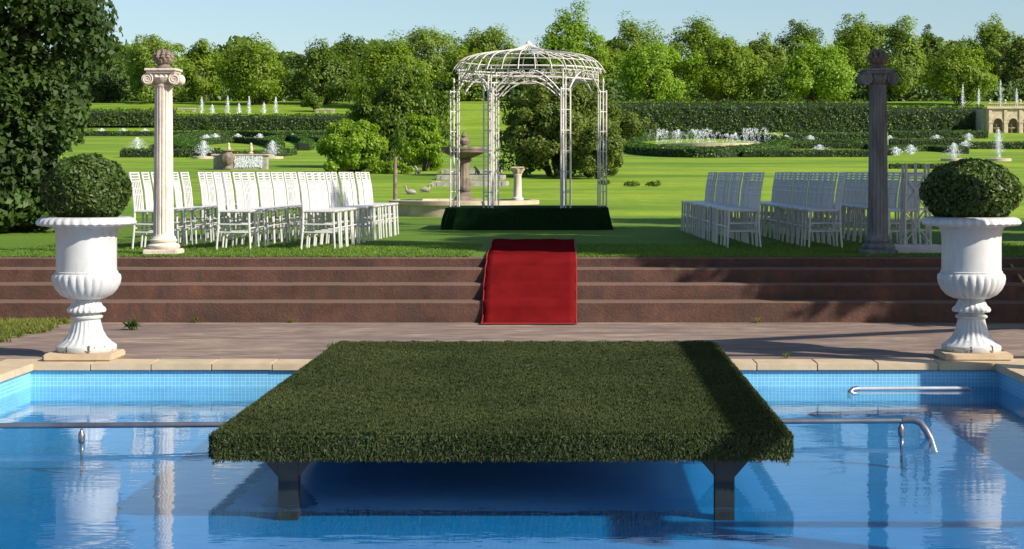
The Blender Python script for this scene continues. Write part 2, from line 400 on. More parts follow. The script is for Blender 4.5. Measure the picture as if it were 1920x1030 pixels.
for i in range(n): put_stone((PX0+step*(i+.5), PY1+.135, -.028), 0, step/.4825)
for i in range(21):
    put_stone((PX0-.135, PY1-.24-.4825*i, -.028), R(90)); put_stone((PX1+.135, PY1-.24-.4825*i, -.028), R(90))
put_stone((PX0-.135, PY1+.153, -.028), 0, .68); put_stone((PX1+.135, PY1+.153, -.028), 0, .68)

# ================================================================ FOREGROUND
# ---- turf covered platform
PFX0, PFX1, PFY0, PFY1, PFZ = -2.02, 1.21, 9.56, 14.72, .085
pf = thing('turf_platform', 'green artificial turf covered stage reaching from patio over the pool', 'platform', ((PFX0+PFX1)/2, (PFY0+PFY1)/2, 0))
def rel(o, root):                                   # keep world shape under a root placed elsewhere
    o.location = Vector(o.location)-root.location; return o
rel(MB().box(PFX0, PFX1, PFY0, PFY1, .02, PFZ).build('deck', 'felt', pf), pf)
rel(MB().box(PFX0+.06, PFX1-.06, PFY0+.05, 13.8, -.05, .018).build('frame', 'frame_bounce_pale', pf), pf)
rel(MB().box(PFX0+.1, PFX1-.1, 14.25, PFY1-.1, .0, .018).build('rear_bearer', 'dark_steel', pf), pf)
for lx in (-1.62, .86):
    for ly in (9.74, 13.3):
        lg = rel(MB().box(lx-.055, lx+.055, ly-.055, ly+.055, PB, -.052).build('leg', 'dark_steel', pf), pf)
        for sg in (-1, 1):
            x0 = lx+sg*.056
            g = MB().add([(x0, ly-.05, -.054), (x0+sg*.105, ly-.05, -.054), (x0, ly-.05, -.175), (x0, ly+.05, -.054), (x0+sg*.105, ly+.05, -.054), (x0, ly+.05, -.175)],
                         [(0, 1, 2), (3, 5, 4), (0, 3, 4, 1), (1, 4, 5, 2), (0, 2, 5, 3)]).build('gusset', 'dark_steel', pf)
            g.parent = lg; g.location = (0, 0, 0)
n = 260000
cx = rng.uniform(PFX0, PFX1, n); cy = rng.uniform(PFY0, PFY1, n)
tuft = .006*np.sin(cx*31)*np.sin(cy*27)
cen = np.stack([cx, cy, PFZ+.008+tuft], 1)
lean = rng.normal(0, .55, (n, 3)); lean[:, 2] = 1
o = leaf_obj('turf', cen, rng.normal(0, 1, (n, 3))*[1, 1, .2],   .021, .0062, 'turf', pf, .3, norm(lean), 'stuff'); rel(o, pf)
# hanging fringe on the three visible sides
def fringe(n, xa, xb, ya, yb, out):
    t = rng.uniform(0, 1, n); z = rng.uniform(-.045, PFZ, n)
    c = np.stack([xa+(xb-xa)*t, ya+(yb-ya)*t, z], 1)+np.array(out)*(.012+rng.uniform(0, .012, n)[:, None])
    al = rng.normal(0, .5, (n, 3))+np.array(out)*.8+np.array([0, 0, -.7])
    return c, np.tile(np.array(out, float), (n, 1)), norm(al)
fr = [fringe(11000, PFX0, PFX1, PFY0, PFY0, (0, -1, 0)), fringe(15000, PFX0, PFX0, PFY0, PFY1, (-1, 0, 0)), fringe(15000, PFX1, PFX1, PFY0, PFY1, (1, 0, 0))]
o = leaf_obj('turf_fringe', np.concatenate([a[0] for a in fr]), np.concatenate([a[1] for a in fr]), .028, .007, 'turf', pf, .5, np.concatenate([a[2] for a in fr]), 'stuff'); rel(o, pf)
n = 2200; t_ = rng.uniform(0, 1, n); edge = np.minimum(t_, 1-t_)
c = np.stack([PFX0+(PFX1-PFX0)*t_, PFY0-.014+rng.normal(0, .005, n), -.046-np.abs(rng.normal(0, .006, n))-.030*np.exp(-(edge/.010)**2)*rng.uniform(0, 1, n)], 1)
o = leaf_obj('turf_wisps', c, np.tile([0, -1., .1], (n, 1)), .028, .006, 'turf', pf, .5, norm(rng.normal(0, .35, (n, 3))+np.array([0, -.2, -1])), 'stuff'); rel(o, pf)
sk = MB().box(PFX0-.008, PFX1+.008, PFY0-.008, PFY0+.006, -.050, PFZ-.004).box(PFX0-.008, PFX0+.006, PFY0+.007, 13.85, -.050, PFZ-.004).box(PFX1-.006, PFX1+.008, PFY0+.007, 13.85, -.050, PFZ-.004)
rel(sk.build('skirt', 'felt', pf), pf)

# ---- red carpet over the steps
prof = [(17.36, .008), (17.52, .016), (17.60, .07), (17.622, .15)]
for i, (d, z) in enumerate(NOS):
    prof += [(d-.012, z+.004), (d+.05, z+.018)]
    if i < 3:
        d2, z2 = NOS[i+1]
        prof += [(d+(d2-d)*.45, z+(z2-z)*.20+.012), (d+(d2-d)*.80, z+(z2-z)*.52+.004)]
prof += [(19.2, LAWN+.010), (20.4, LAWN+.008), (21.6, LAWN+.014), (22.85, LAWN+.010)]
def xe(d, s):
    if s < 0: return -.935 - max(0, d-18.6)*.032 + .003*math.sin(d*9)
    return .030 - max(0, d-18.6)*.004 + .003*math.sin(d*7+1)
v = []; NX = 13; cy0 = 18.4
for (d, z) in prof:
    a, b = xe(d, -1), xe(d, 1)
    for i in range(NX):
        x = a+(b-a)*i/(NX-1); v.append((x, d, z+.004*math.sin(i*1.7+d*3)*(d > 19)+.002*math.sin(i*.9+d*5)))
k = len(prof); f = [(j*NX+i, j*NX+i+1, (j+1)*NX+i+1, (j+1)*NX+i) for j in range(k-1) for i in range(NX-1)]
me = bpy.data.meshes.new('pile'); me.from_pydata(v, [], f); me.update(); me.materials.append(M['carpet'])
me.polygons.foreach_set('use_smooth', [True]*len(f))
ca = thing('carpet', 'red carpet runner laid down the brown steps from the lawn', 'carpet', (-.46, 17.36, 0))
o = rel(link('pile', me, ca), ca); md = o.modifiers.new('thick', 'SOLIDIFY'); md.thickness = .010; md.offset = 1
for s in (-1, 1):
    rel(MB().tube([(xe(d, s), d, z+.008) for d, z in prof], .008, 6).build('bound_edge', 'carpet_edge', ca, True), ca)
rel(MB().tube([(x, 17.36, .014) for x in (xe(17.36, -1), xe(17.36, 1))], .008, 6).build('bound_edge', 'carpet_edge', ca, True), ca)

# ---- planted urns
UP = [(.240, 0), (.246, .012), (.246, .045), (.235, .055), (.205, .075), (.165, .115), (.135, .17), (.118, .235), (.112, .262), (.113, .268), (.130, .276), (.134, .288), (.122, .298), (.108, .302),
      (.106, .322), (.150, .326), (.156, .342), (.146, .362), (.128, .376), (.118, .396), (.108, .424), (.106, .432)]
def foot_mod(a, z, i):
    if .06 < z < .24: return 1-.055*(.5+.5*math.cos(a*22))
    if .324 < z < .40: return 1+.035*math.cos(a*20)
    return 1
BP = [(.104, .430), (.150, .440), (.205, .468), (.245, .512), (.270, .562), (.277, .605), (.272, .635), (.258, .650), (.250, .652)]
def bowl_mod(a, z, i):
    return 1 if z < .44 or z > .645 else 1+.040*(abs(math.cos(a*13))-.5)
BODY = [(.256, .648), (.258, .662), (.248, .668), (.246, .69), (.246, .90), (.248, .96), (.254, 1.005), (.270, 1.032), (.31, 1.045)]
RIM = [(.255, 1.046), (.360, 1.046), (.392, 1.052), (.403, 1.066), (.400, 1.084), (.385, 1.104), (.352, 1.118), (.322, 1.122), (.305, 1.112), (.300, 1.07), (.24, 1.06)]
def rim_mod(a, z, i):
    return 1+.014*math.cos(a*34+z*20) if 2 <= i <= 6 else 1
def urn(loc, label, blab, bsize, seed):
    t = thing('garden_urn', label, 'urn', loc, .2*seed, 'white urns at the pool corners')
    MB().lathe(UP, 132, foot_mod).build('foot', 'urn', t, True)
    MB().lathe(BP, 156, bowl_mod).build('bowl', 'urn', t, True)
    MB().lathe(BODY, 64).build('body', 'urn', t, True)
    MB().lathe(RIM, 204, rim_mod).build('rim', 'urn', t, True)
    s = MB().box(-.285, .285, -.27, .16, -.060, -.001).build('plinth', 'coping', t, bevel=.012, rot=(0, 0, -.2*seed))
    MB().lathe([(.298, 1.07), (.29, 1.088), (.15, 1.10)], 32).build('soil', 'soil', t)
    # clipped ball
    bt = thing('topiary_ball', blab, 'shrub', (loc[0], loc[1], loc[2]+1.09), 0, 'clipped shrubs in the urns')
    rx, rz, cz = bsize; n = 15000; r_ = np.random.default_rng(seed)
    d = norm(r_.normal(0, 1, (n, 3))); lump = 1+.035*np.sin(d[:, 0]*7+seed)*np.cos(d[:, 2]*6)+.02*np.sin(d[:, 1]*11+d[:, 0]*9)
    rad = (r_.uniform(.86, 1.0, n)**.6*lump)[:, None]
    sq = np.sign(d)*np.abs(d)**.82; sq = sq/np.maximum(.92, np.linalg.norm(sq, axis=1, keepdims=True)*.93)
    c = sq*rad*np.array([rx, rx, rz])+np.array([0, 0, cz]); keep = c[:, 2] > .0
    leaf_obj('foliage', c[keep], d[keep], .040, .022, 'leaf_box', bt, .75)
    MB().lathe([(max(.02, rx*.86*math.cos(a)), max(.01, cz+rz*.86*math.sin(a))) for a in np.linspace(-1.4, 1.5, 14)], 28).build('core', 'core', bt, True)
    MB().tube([(0, 0, -.02), (.01, 0, .12), (0, .01, .3)], [.03, .028, .02], 7).build('stem', 'bark', bt)
    return t
urn((-4.07, 14.27, .062), 'white fluted garden urn at the left corner of the pool', 'round clipped green shrub growing in the left urn', (.335, .275, .255), 1)
urn((3.335, 14.30, .062), 'white fluted garden urn at the right corner of the pool, partly shaded', 'flattened dark clipped shrub growing in the right urn', (.385, .255, .235), 2)

# ---- fluted columns with ionic capitals
def column(loc, label, st):
    t = thing('stone_column', label, 'column', loc, 0, 'ionic columns beside the steps')
    MB().box(-.19, .19, -.19, .19, 0, .062).build('plinth', st, t, bevel=.012)
    MB().lathe([(.165, .062), (.178, .075), (.180, .100), (.165, .118), (.140, .124), (.136, .138), (.150, .146), (.152, .164), (.135, .176), (.126, .196), (.118, .205)], 40).build('base', st, t, True)
    def fl(a, z, i):
        q = 1-.085*max(0, math.cos(a*16))**.6 if .225 < z < 1.855 else 1
        return q
    MB().lathe([(.118, .205), (.114, .222)]+[(.112-.016*(z-.23)/1.62, z) for z in (.23, .25, .7, 1.2, 1.7, 1.83, 1.85)]+[(.098, 1.862), (.104, 1.872), (.104, 1.886), (.096, 1.892)], 128, fl).build('shaft', st, t, True)
    cp = MB().lathe([(.096, 1.892), (.110, 1.905), (.135, 1.935), (.150, 1.965), (.12, 1.99)], 40, lambda a, z, i: 1+.03*math.cos(a*16)*(1.9 < z < 1.97)).build('capital', st, t, True)
    vb = MB()
    for sx in (-1, 1):
        cc = (sx*.148, 0, 1.945)
        pts = [Vector((cc[0], y, cc[2])) for y in (-.128, -.10, -.05, 0, .05, .10, .128)]
        vb.tube(pts, [.066, .060, .046, .040, .046, .060, .066], 20)
        for fy in (-.130, .130):
            sp = []; rr = []
            for q in range(30):
                a = q/29*4.6*math.pi; r0 = .064*(1-q/32)
                sp.append((cc[0]-sx*r0*math.sin(a)*1, fy, cc[2]+r0*math.cos(a))); rr.append(.0105*(1-q/45))
            vb.tube(sp, rr, 6)
    vb.build('volute', st, cp, True)
    ce = MB().box(-.14, .14, -.118, .118, 1.975, 2.012)
    for q in range(-1, 2): ce.lathe([(.004, 1.945), (.020, 1.955), (.026, 1.972), (.018, 1.992), (.004, 1.998)], 10, c=(q*.055, -.118))
    ce.build('echinus', st, cp, True)
    MB().box(-.160, .160, -.150, .150, 2.012, 2.034).box(-.176, .176, -.166, .166, 2.036, 2.064).build('abacus', st, t, bevel=.005)
    # carved leafy finial
    fn = MB().lathe([(.085, 2.064), (.088, 2.085), (.070, 2.098), (.062, 2.125), (.075, 2.140), (.088, 2.155)], 24)
    random.seed(5)
    for ring, (zz, rr_, nn) in enumerate([(2.155, .082, 11), (2.185, .092, 11), (2.215, .082, 9), (2.24, .055, 7), (2.255, .02, 4)]):
        for q in range(nn):
            a = 2*math.pi*(q+.5*(ring % 2))/nn; cx_, cy_ = rr_*math.cos(a), rr_*math.sin(a); s_ = random.uniform(.024, .034)
            fn.tube([(cx_*.6, cy_*.6, zz-.02), (cx_, cy_, zz), (cx_*1.16, cy_*1.16, zz+.012), (cx_*1.10, cy_*1.10, zz+.03)], [s_, s_, s_*.8, s_*.25], 6)
    fn.build('finial', 'stone_old', t, True)
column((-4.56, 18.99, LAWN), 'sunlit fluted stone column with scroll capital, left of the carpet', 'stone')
column((3.39, 18.99, LAWN), 'grey shaded fluted stone column with scroll capital, right of the carpet', 'stone_shade_grey')

# ---- lattice obelisk on a white base beside the right column
ob = thing('lattice_obelisk', 'weathered pale lattice obelisk on a low box beside the right column', 'trellis', (3.86, 19.25, LAWN))
MB().box(-.27, .27, -.18, .18, 0, .10).build('base', 'timber_weathered', ob, bevel=.008)
lm = [(-.145, -.11), (.145, -.11), (.145, .11), (-.145, .11)]
for (a, b) in lm: MB().bar((a, b, .10), (a*.86, b*.86, 1.0), .022).build('upright', 'timber_weathered', ob)
for i in range(4):
    p, q = lm[i], lm[(i+1) % 4]
    def at(c, z): k = 1-.14*(z-.1)/.9; return (c[0]*k, c[1]*k, z)
    for z0, z1 in ((.12, .50), (.50, .88)):
        MB().bar(at(p, z0), at(q, z1), .016, .010).build('cross_slat', 'timber_weathered', ob); MB().bar(at(q, z0), at(p, z1), .010, .016).build('cross_slat', 'timber_weathered', ob)
    for z in (.50, .89): MB().bar(at(p, z), at(q, z), .020, .014).build('rail', 'timber_weathered', ob)
MB().bar((0, 0, .10), (0, 0, 1.02), .028).build('centre_post', 'timber_weathered', ob)

# ---- chiavari chairs
def make_chair():
    t = thing('wedding_chair', 'x', 'chair')
    for s in (-1, 1):
        MB().tube([(-.195, s*.185, 0), (-.175, s*.178, .25), (-.170, s*.176, .45), (-.190, s*.178, .68), (-.232, s*.180, .915)], [.012, .0135, .0145, .0135, .0125], 7).build('back_post', 'chair_white', t, True)
        MB().tube([(.205, s*.190, 0), (.192, s*.184, .25), (.185, s*.180, .435)], [.011, .0135, .0145], 7).build('front_leg', 'chair_white', t, True)
        for z in (.30, .205): MB().tube([(-.178, s*.181, z), (.196, s*.186, z-.004)], .0095, 6).build('side_stretcher', 'chair_white', t)
    MB().add(*(lambda h: ([(-.19, -.19, .436), (.215, -.205, .436), (.215, .205, .436), (-.19, .19, .436), (-.19, -.19, .464), (.215, -.205, .466), (.215, .205, .466), (-.19, .19, .464)],
             [(0, 3, 2, 1), (4, 5, 6, 7), (0, 1, 5, 4), (1, 2, 6, 5), (2, 3, 7, 6), (3, 0, 4, 7)]))(0)).build('seat', 'chair_white', t, bevel=.011)
    def bx(z): return float(np.interp(z, [.45, .68, .915], [-.170, -.190, -.232]))
    for z in (.905, .872, .838, .805): MB().tube([(bx(z), -.178, z), (bx(z), .178, z)], .0125, 6).build('crest_rail', 'chair_white', t)
    for z in (.715, .645): MB().tube([(bx(z), -.176, z), (bx(z), .176, z)], .0085, 6).build('back_rail', 'chair_white', t)
    for y in (-.105, -.035, .035, .105): MB().tube([(bx(z), y, z) for z in (.46, .645, .80)], .0085, 6).build('spindle', 'chair_white', t)
    for x in (-.178, .195): MB().tube([(x, -.182, .25), (x, .182, .25)], .0095, 6).build('cross_stretcher', 'chair_white', t)
    return t
proto = make_chair(); used = [False]
def chair(x, y, rz, label, group):
    o = proto if not used[0] else copy_tree(proto); used[0] = True
    o.location = (x, y, LAWN); o.rotation_euler = (0, 0, rz); tag(o, label, 'chair', group)
random.seed(21)
sides = {-1: ('left', 'white ladder-back chairs on the left of the aisle'), 1: ('right', 'shaded ladder-back chairs on the right of the aisle')}
for side, files, y0, cnt in ((-1, [(-3.02, 'nearest the carpet'), (-4.01, 'in the middle'), (-5.0, 'farthest from the carpet')], 20.34, [12, 12, 11]),
                             (1, [(2.07, 'nearest the carpet'), (3.03, 'in the middle'), (3.98, 'farthest from the carpet')], 20.72, [15, 14, 13])):
    for (fx, fw), nchair in zip(files, cnt):
        for i in range(nchair):
            if side == -1 and fw.startswith('farthest') and i in (6,): continue
            y = y0+i*.415+random.uniform(-.012, .012); x = fx+(-side*.028*i*.415)+random.uniform(-.010, .010)
            x += (.025*i*.415 if side == -1 else -.0)
            rz = (0 if side == -1 else math.pi)+random.gauss(0, .022)
            col = 'sunlit white' if side == -1 else 'shaded white'
            chair(x, y, rz, f'{col} chair, {ORD[i]} from the steps in the {sides[side][0]} file {fw}', sides[side][1])

# ---- iron gazebo
GX, GY = -.735, 28.0
gz = thing('wedding_gazebo', 'white wrought iron gazebo with onion dome on dark green base', 'gazebo', (GX, GY, LAWN), 0)
GB = .345
hexa = [(1.29, -.98), (1.29, .98), (1.05, 1.12), (-1.05, 1.12), (-1.29, .98), (-1.29, -.98), (-1.10, -1.10), (1.10, -1.10)]
bs = MB(); nb = 96; ring0, ring1 = [], []
random.seed(9)
for i in range(nb):
    tt = i/nb*8; a, b = hexa[int(tt) % 8], hexa[(int(tt)+1) % 8]; q = tt-int(tt)
    x, y = a[0]+(b[0]-a[0])*q, a[1]+(b[1]-a[1])*q; k = 1+random.uniform(0, .022)+(.02 if i % 12 == 0 else 0)
    ring0.append((x*k*1.03, y*k*1.03, 0)); ring1.append((x, y, GB))
midr = [((a[0]+b[0])/2*1.004+random.uniform(-.012, .012), (a[1]+b[1])/2+random.uniform(-.012, .012), GB*.5) for a, b in zip(ring0, ring1)]
vv = ring0+midr+ring1
bs.add(vv, [(l*nb+i, l*nb+(i+1) % nb, (l+1)*nb+(i+1) % nb, (l+1)*nb+i) for l in (0, 1) for i in range(nb)]+[tuple(range(2*nb, 3*nb))])
bs.build('base', 'felt', gz)
PR = 1.225; PT = 2.26; RZ0, RZ1 = 2.42, 2.60
posts = []
for i in range(6):
    a = R(60*i); c_, s_ = math.cos(a), math.sin(a); pt = MB()
    px_, py_ = PR*c_, PR*.93*s_; tx, ty = (-s_, c_) if i not in (0, 3) else (.62, .5)
    pan = []
    for off, inn in ((-.085, 0), (0, .0), (.085, 0)):
        bx_, by_ = px_+tx*off, py_+ty*off
        pan.append((bx_, by_))
    pm = MB()
    for j, (bx_, by_) in enumerate(pan):
        top = PT if j != 1 else PT+.11
        pm.tube([(bx_, by_, GB), (bx_, by_, top)], .0125, 7)
    p = pm.build('post', 'iron_white', gz, True)
    for z in np.linspace(GB+.25, PT-.03, 6): MB().tube([(*pan[0], z), (*pan[2], z)], .008, 6).build('rung', 'iron_white', p)
    MB().lathe([(.004, PT+.10), (.018, PT+.115), (.022, PT+.135), (.012, PT+.155), (.016, PT+.168), (.004, PT+.20)], 8, c=pan[1]).build('finial', 'iron_white', p, True)
    # inner upright reaching the ring
    q_ = .93; MB().tube([(px_*q_, py_*q_, GB), (px_*q_, py_*q_, RZ1)], .0115, 7).build('upright', 'iron_white', gz, True)
    posts.append((px_, py_, pan))
def hexp(t, r):
    i = int(t) % 6; q = t-int(t); a, b = R(60*i), R(60*(i+1))
    # softened hexagon ring
    x = r*(math.cos(a)*(1-q)+math.cos(b)*q); y = r*.93*(math.sin(a)*(1-q)+math.sin(b)*q)
    ang = math.atan2(y/.93, x); xr, yr = r*math.cos(ang), r*.93*math.sin(ang)
    return (x*.45+xr*.55, y*.45+yr*.55)
for z, r, w_ in ((RZ0, 1.13, .012), (RZ0+.13, 1.15, .011), (RZ1, 1.20, .014)):
    MB().tube([(*hexp(q/10, r), z) for q in range(61)], w_, 6).build('ring_beam', 'iron_white', gz, True)
for i in range(6):
    for rr_, z1 in ((1.20, 2.55), (1.07, 2.45)):
        a0 = hexp(i+.075, rr_); b0 = hexp(i+.925, rr_)
        pts = []
        for q in range(17):
            u = q/16; x = a0[0]+(b0[0]-a0[0])*u; y = a0[1]+(b0[1]-a0[1])*u
            pts.append((x, y, PT-.06+(z1-PT+.06)*(1-abs(2*u-1)**1.9)))
        MB().tube(pts, .0135, 6).build('arch', 'iron_white', gz, True)
    for u in (.22, .5, .78):
        cx_, cy_ = hexp(i+u, 1.15); nx, ny = hexp(i+u+.01, 1.15); tv = Vector((nx-cx_, ny-cy_, 0)).normalized()
        for sg in (-1, 1):
            sp = []
            for q in range(16):
                a = q/15*3.3*math.pi; r0 = .055*(1-q/18)
                sp.append(Vector((cx_, cy_, RZ0+.065))+tv*sg*(.075+r0*math.cos(a))+Vector((0, 0, r0*math.sin(a))))
            MB().tube(sp, .006, 5).build('scroll', 'iron_white', gz)
DP = [(1.26, 2.54), (1.21, 2.63), (1.14, 2.72), (1.04, 2.79), (.90, 2.835), (.72, 2.865), (.52, 2.885), (.34, 2.91), (.20, 2.935), (.10, 2.975), (.03, 3.02)]
for i in range(30):
    pts = []
    for r, z in DP:
        x, y = hexp(i/5, r); pts.append((x, y, z))
    MB().tube(pts, .0085, 6).build('dome_rib', 'iron_white', gz, True)
for r, z in ((1.14, 2.72), (.52, 2.885)):
    MB().tube([(*hexp(q/10, r), z) for q in range(61)], .008, 6).build('dome_hoop', 'iron_white', gz, True)
MB().lathe([(.012, 2.98), (.045, 3.005), (.05, 3.025), (.03, 3.05), (.010, 3.07)], 12).build('dome_cap', 'iron_white', gz, True)

# ---- pool rail, white pipe, hoses
rl = thing('pool_rail', 'grey steel pipe rail just above the water, passing under the turf stage', 'rail', (0, 11.25, WL))
def rx_(p): return Vector(p)-Vector((0, 11.25, WL))
ends = (Vector((-4.42, 11.06, -.092)), Vector((2.235, 11.40, -.103)))
MB().tube([rx_(e) for e in ends], .0185, 12).build('pipe', 'steel', rl, True)
for px_, yy in ((-3.205, 11.12), (2.19, 11.40)):
    MB().tube([rx_((px_, yy, PB)), rx_((px_, yy, -.115))], .009, 8).build('post', 'steel', rl, True)
    MB().lathe([(.010, -.215), (.019, -.205), (.022, -.185), (.022, -.150), (.016, -.140), (.009, -.125)], 14, c=(px_, yy-11.25)).build('sleeve', 'steel', rl, True, loc=(0, 0, -WL))
MB().tube([rx_(p) for p in ((2.20, 11.40, -.100), (2.27, 11.39, -.098), (2.315, 11.37, -.115), (2.345, 11.34, -.16), (2.37, 11.31, -.215), (2.39, 11.27, -.30))], .024, 12).build('end_elbow', 'steel', rl, True)
wp = thing('pool_return_pipe', 'white plastic pipe lying at the waterline along the right back wall', 'pipe', (2.72, 13.72, WL))
MB().tube([(-.44, 0, .014), (.0, .01, .016), (.46, .02, .016)], .014, 12).build('pipe', 'pvc', wp, True)
MB().tube([(-.43, 0, .014), (-.475, -.012, .012), (-.50, -.03, -.005), (-.505, -.035, -.06)], .022, 12).build('elbow', 'steel', wp, True)
MB().tube([(.46, .02, .016), (.49, .03, -.01), (.49, .03, -.21)], .013, 10).build('down_pipe', 'pvc', wp, True)
hp = [(4.40, 19.6, LAWN+.014), (4.62, 19.0, LAWN+.014), (4.66, 18.60, LAWN+.016), (4.70, 18.50, .60), (4.72, 18.20, .50), (4.74, 17.86, .36), (4.78, 17.55, .2), (4.80, 17.38, .06), (4.82, 17.25, .014), (4.9, 16.6, .013), (5.2, 16.2, .013)]
tag(MB().tube(hp, .014, 8).build('garden_hose', 'hose', None, True), 'yellow garden hose running down the shaded steps at far right', 'hose')

# ---- grass patch and weeds on the patio
n = 16000
X = rng.uniform(-6.6, -5.1, n); Y = rng.uniform(15.55, 17.63, n)
keep = X < -5.20+.07*np.sin(Y*5)+.05*np.sin(Y*13)+rng.normal(0, .03, n)-.25*np.clip(15.9-Y, 0, 1)
X, Y = X[keep], Y[keep]; n = len(X); h = rng.uniform(.02, .06, n)
al = rng.normal(0, .45, (n, 3)); al[:, 2] = 1
gp = leaf_obj('grass_patch', np.stack([X, Y, h*.5], 1), rng.normal(0, 1, (n, 3))*[1, 1, .1], .075, .011, 'grass', None, .2, norm(al), 'stuff')
gp['label'] = 'patch of dry yellowish grass on patio behind the left urn'; gp['category'] = 'grass'
n = 60000; X = rng.uniform(-6.6, 5.6, n); Y = 18.43+rng.uniform(0, 1, n)**1.6*3.2
kp = ~((X > -1.12) & (X < .06)); X, Y = X[kp], Y[kp]; n = len(X); al = rng.normal(0, .6, (n, 3)); al[:, 2] = 1
lb_ = leaf_obj('lawn_grass', np.stack([X, Y, np.full(n, LAWN+.008)], 1), rng.normal(0, 1, (n, 3))*[1, 1, .2], .034, .008, 'lawn_blade', None, .3, norm(al), 'stuff')
lb_['label'] = 'short grass blades along the front of the raised lawn'; lb_['category'] = 'grass'
def weed(loc, label, s=.1, nb=22, mat='grass'):
    c = []; a = []
    for i in range(nb):
        an = random.uniform(0, 6.28); l = random.uniform(.3, 1); c.append((loc[0]+math.cos(an)*s*.35*l, loc[1]+math.sin(an)*s*.35*l, loc[2]+s*.32)); a.append((math.cos(an)*.6*l, math.sin(an)*.6*l, 1))
    tag(leaf_obj('weed', np.array(c), rng.normal(0, 1, (nb, 3)), s, s*.12, mat, None, .3, np.array(a)), label, 'weed', 'weeds in the paving')
weed((-2.10, 14.80, 0), 'small weed at the back left corner of the turf stage', .11, 26, 'leaf_mid')
weed((1.78, 14.27, 0), 'small weed behind the coping right of the turf stage', .07, 20, 'leaf_mid')
weed((-4.35, 16.8, 0), 'dark leafy weed behind the foot of the left urn', .16, 40, 'leaf_dark')
weed((-2.9, 17.60, 0), 'dry grass tuft at the foot of the steps, left of the carpet', .07, 26)
weed((-3.9, 17.60, 0), 'dry grass tuft at the foot of the steps beside the left urn', .08, 26)
weed((1.9, 17.58, 0), 'dry grass tuft at the foot of the steps, right of the carpet', .08, 26)

# ---- pergola just outside the frame (its shadow crosses stage, coping and patio)
pg = thing('pergola', 'timber pergola on the right of the pool, seen by its shadow bands', 'pergola', (5.0, 12.8, 0))
def prel(p): return Vector(p)-Vector((5.0, 12.8, 0))
for q in ((4.98, 12.80), (4.98, 6.9), (8.4, 14.7), (8.2, 7.0)): MB().box(q[0]-5.0-.10, q[0]-5.0+.10, q[1]-12.8-.10, q[1]-12.8+.10, 0, 2.95).build('post', 'timber', pg)
MB().bar(prel((4.98, 6.4, 3.07)), prel((4.98, 13.0, 3.07)), .12, .16).build('beam', 'timber', pg)
MB().bar(prel((4.9, 13.12, 3.05)), prel((8.6, 14.8, 3.05)), .10, .16).build('beam', 'timber', pg)
MB().bar(prel((5.10, 12.15, 3.06)), prel((8.6, 11.95, 3.06)), .07, .12).build('rafter', 'timber', pg)
MB().bar(prel((5.10, 6.9, 3.06)), prel((8.6, 6.9, 3.06)), .07, .12).build('rafter', 'timber', pg)

# ================================================================ TREES
def crown_cloud(r_, n, rad, clumps, cr, shell=.62, flat=1.0, droop=0):
    d = norm(r_.normal(0, 1, (clumps, 3))); d[:, 2] = np.where(d[:, 2] < -.75, -d[:, 2], d[:, 2])
    ph = r_.uniform(0, 6.28, 4)
    lump = 1+.16*np.sin(3*np.arctan2(d[:, 1], d[:, 0])+ph[0])+.12*np.sin(5*d[:, 2]+ph[1])+.08*np.sin(7*d[:, 0]+ph[2])
    cc = d*(r_.uniform(shell, 1, (clumps, 1))*lump[:, None])*np.array(rad)*.86
    k = r_.integers(0, clumps, n); e = norm(r_.normal(0, 1, (n, 3)))
    rs = cr*r_.uniform(.55, 1.25, clumps)
    c = cc[k]+e*(rs[k]*r_.uniform(.35, 1.05, n)**.7)[:, None]*np.array([1, 1, flat])
    if droop:
        q = np.clip(np.linalg.norm(cc[k][:, :2]/np.array(rad[:2]), axis=1), 0, 1); c[:, 2] -= droop*q**2*r_.uniform(.2, 1, n)
    nrm = norm(e*.8+norm(cc)[k]*.7+np.array([0, 0, .45]))
    return c, nrm, cc
def tree(name, label, loc, h, wid, base, n, leaf, mat, seed, jit=.55, cat='tree', group=None, clumps=60, cr=None, trunk_r=.13, droop=0, depth=None, shell=.55, al=None):
    r_ = np.random.default_rng(seed); t = thing(name, label, cat, loc, 0, group)
    rad = (wid/2, (depth or wid)/2, (h-base)/2); cz = base+(h-base)/2
    c, nr, cc = crown_cloud(r_, n, rad, clumps, cr or wid*.13, shell, .85, droop); c = c+np.array([0, 0, cz]); cc = cc+np.array([0, 0, cz])
    keep = c[:, 2] > .04; c, nr = c[keep], nr[keep]
    along = None if al is None else np.tile(np.array(al, float), (len(c), 1))
    leaf_obj('crown', c, nr, leaf, leaf*.6, mat, t, jit, along)
    mb = MB(); tr = trunk_r
    lean = r_.normal(0, .03*h, 2); top = np.array([lean[0], lean[1], base+(h-base)*.55])
    mb.tube([(0, 0, -.15), (lean[0]*.2, lean[1]*.2, base*.5), (lean[0]*.5, lean[1]*.5, base), tuple(top)], [tr*1.35, tr, tr*.8, tr*.35], 9)
    for i in r_.permutation(len(cc))[:min(22, len(cc))]:
        z0 = r_.uniform(.55, 1.0); st = np.array([lean[0]*.5*z0, lean[1]*.5*z0, base*z0+(.15+r_.uniform(0, .3))*(h-base)*max(0, (z0-.6))])
        en = cc[i]; mid = (st*.45+en*.55)+np.array([0, 0, -.06*h*r_.uniform(0, 1)])
        mb.tube([tuple(st), tuple(mid), tuple(en)], [tr*.42, tr*.26, tr*.08], 6)
    mb.build('trunk', 'bark', t, True)
    return t
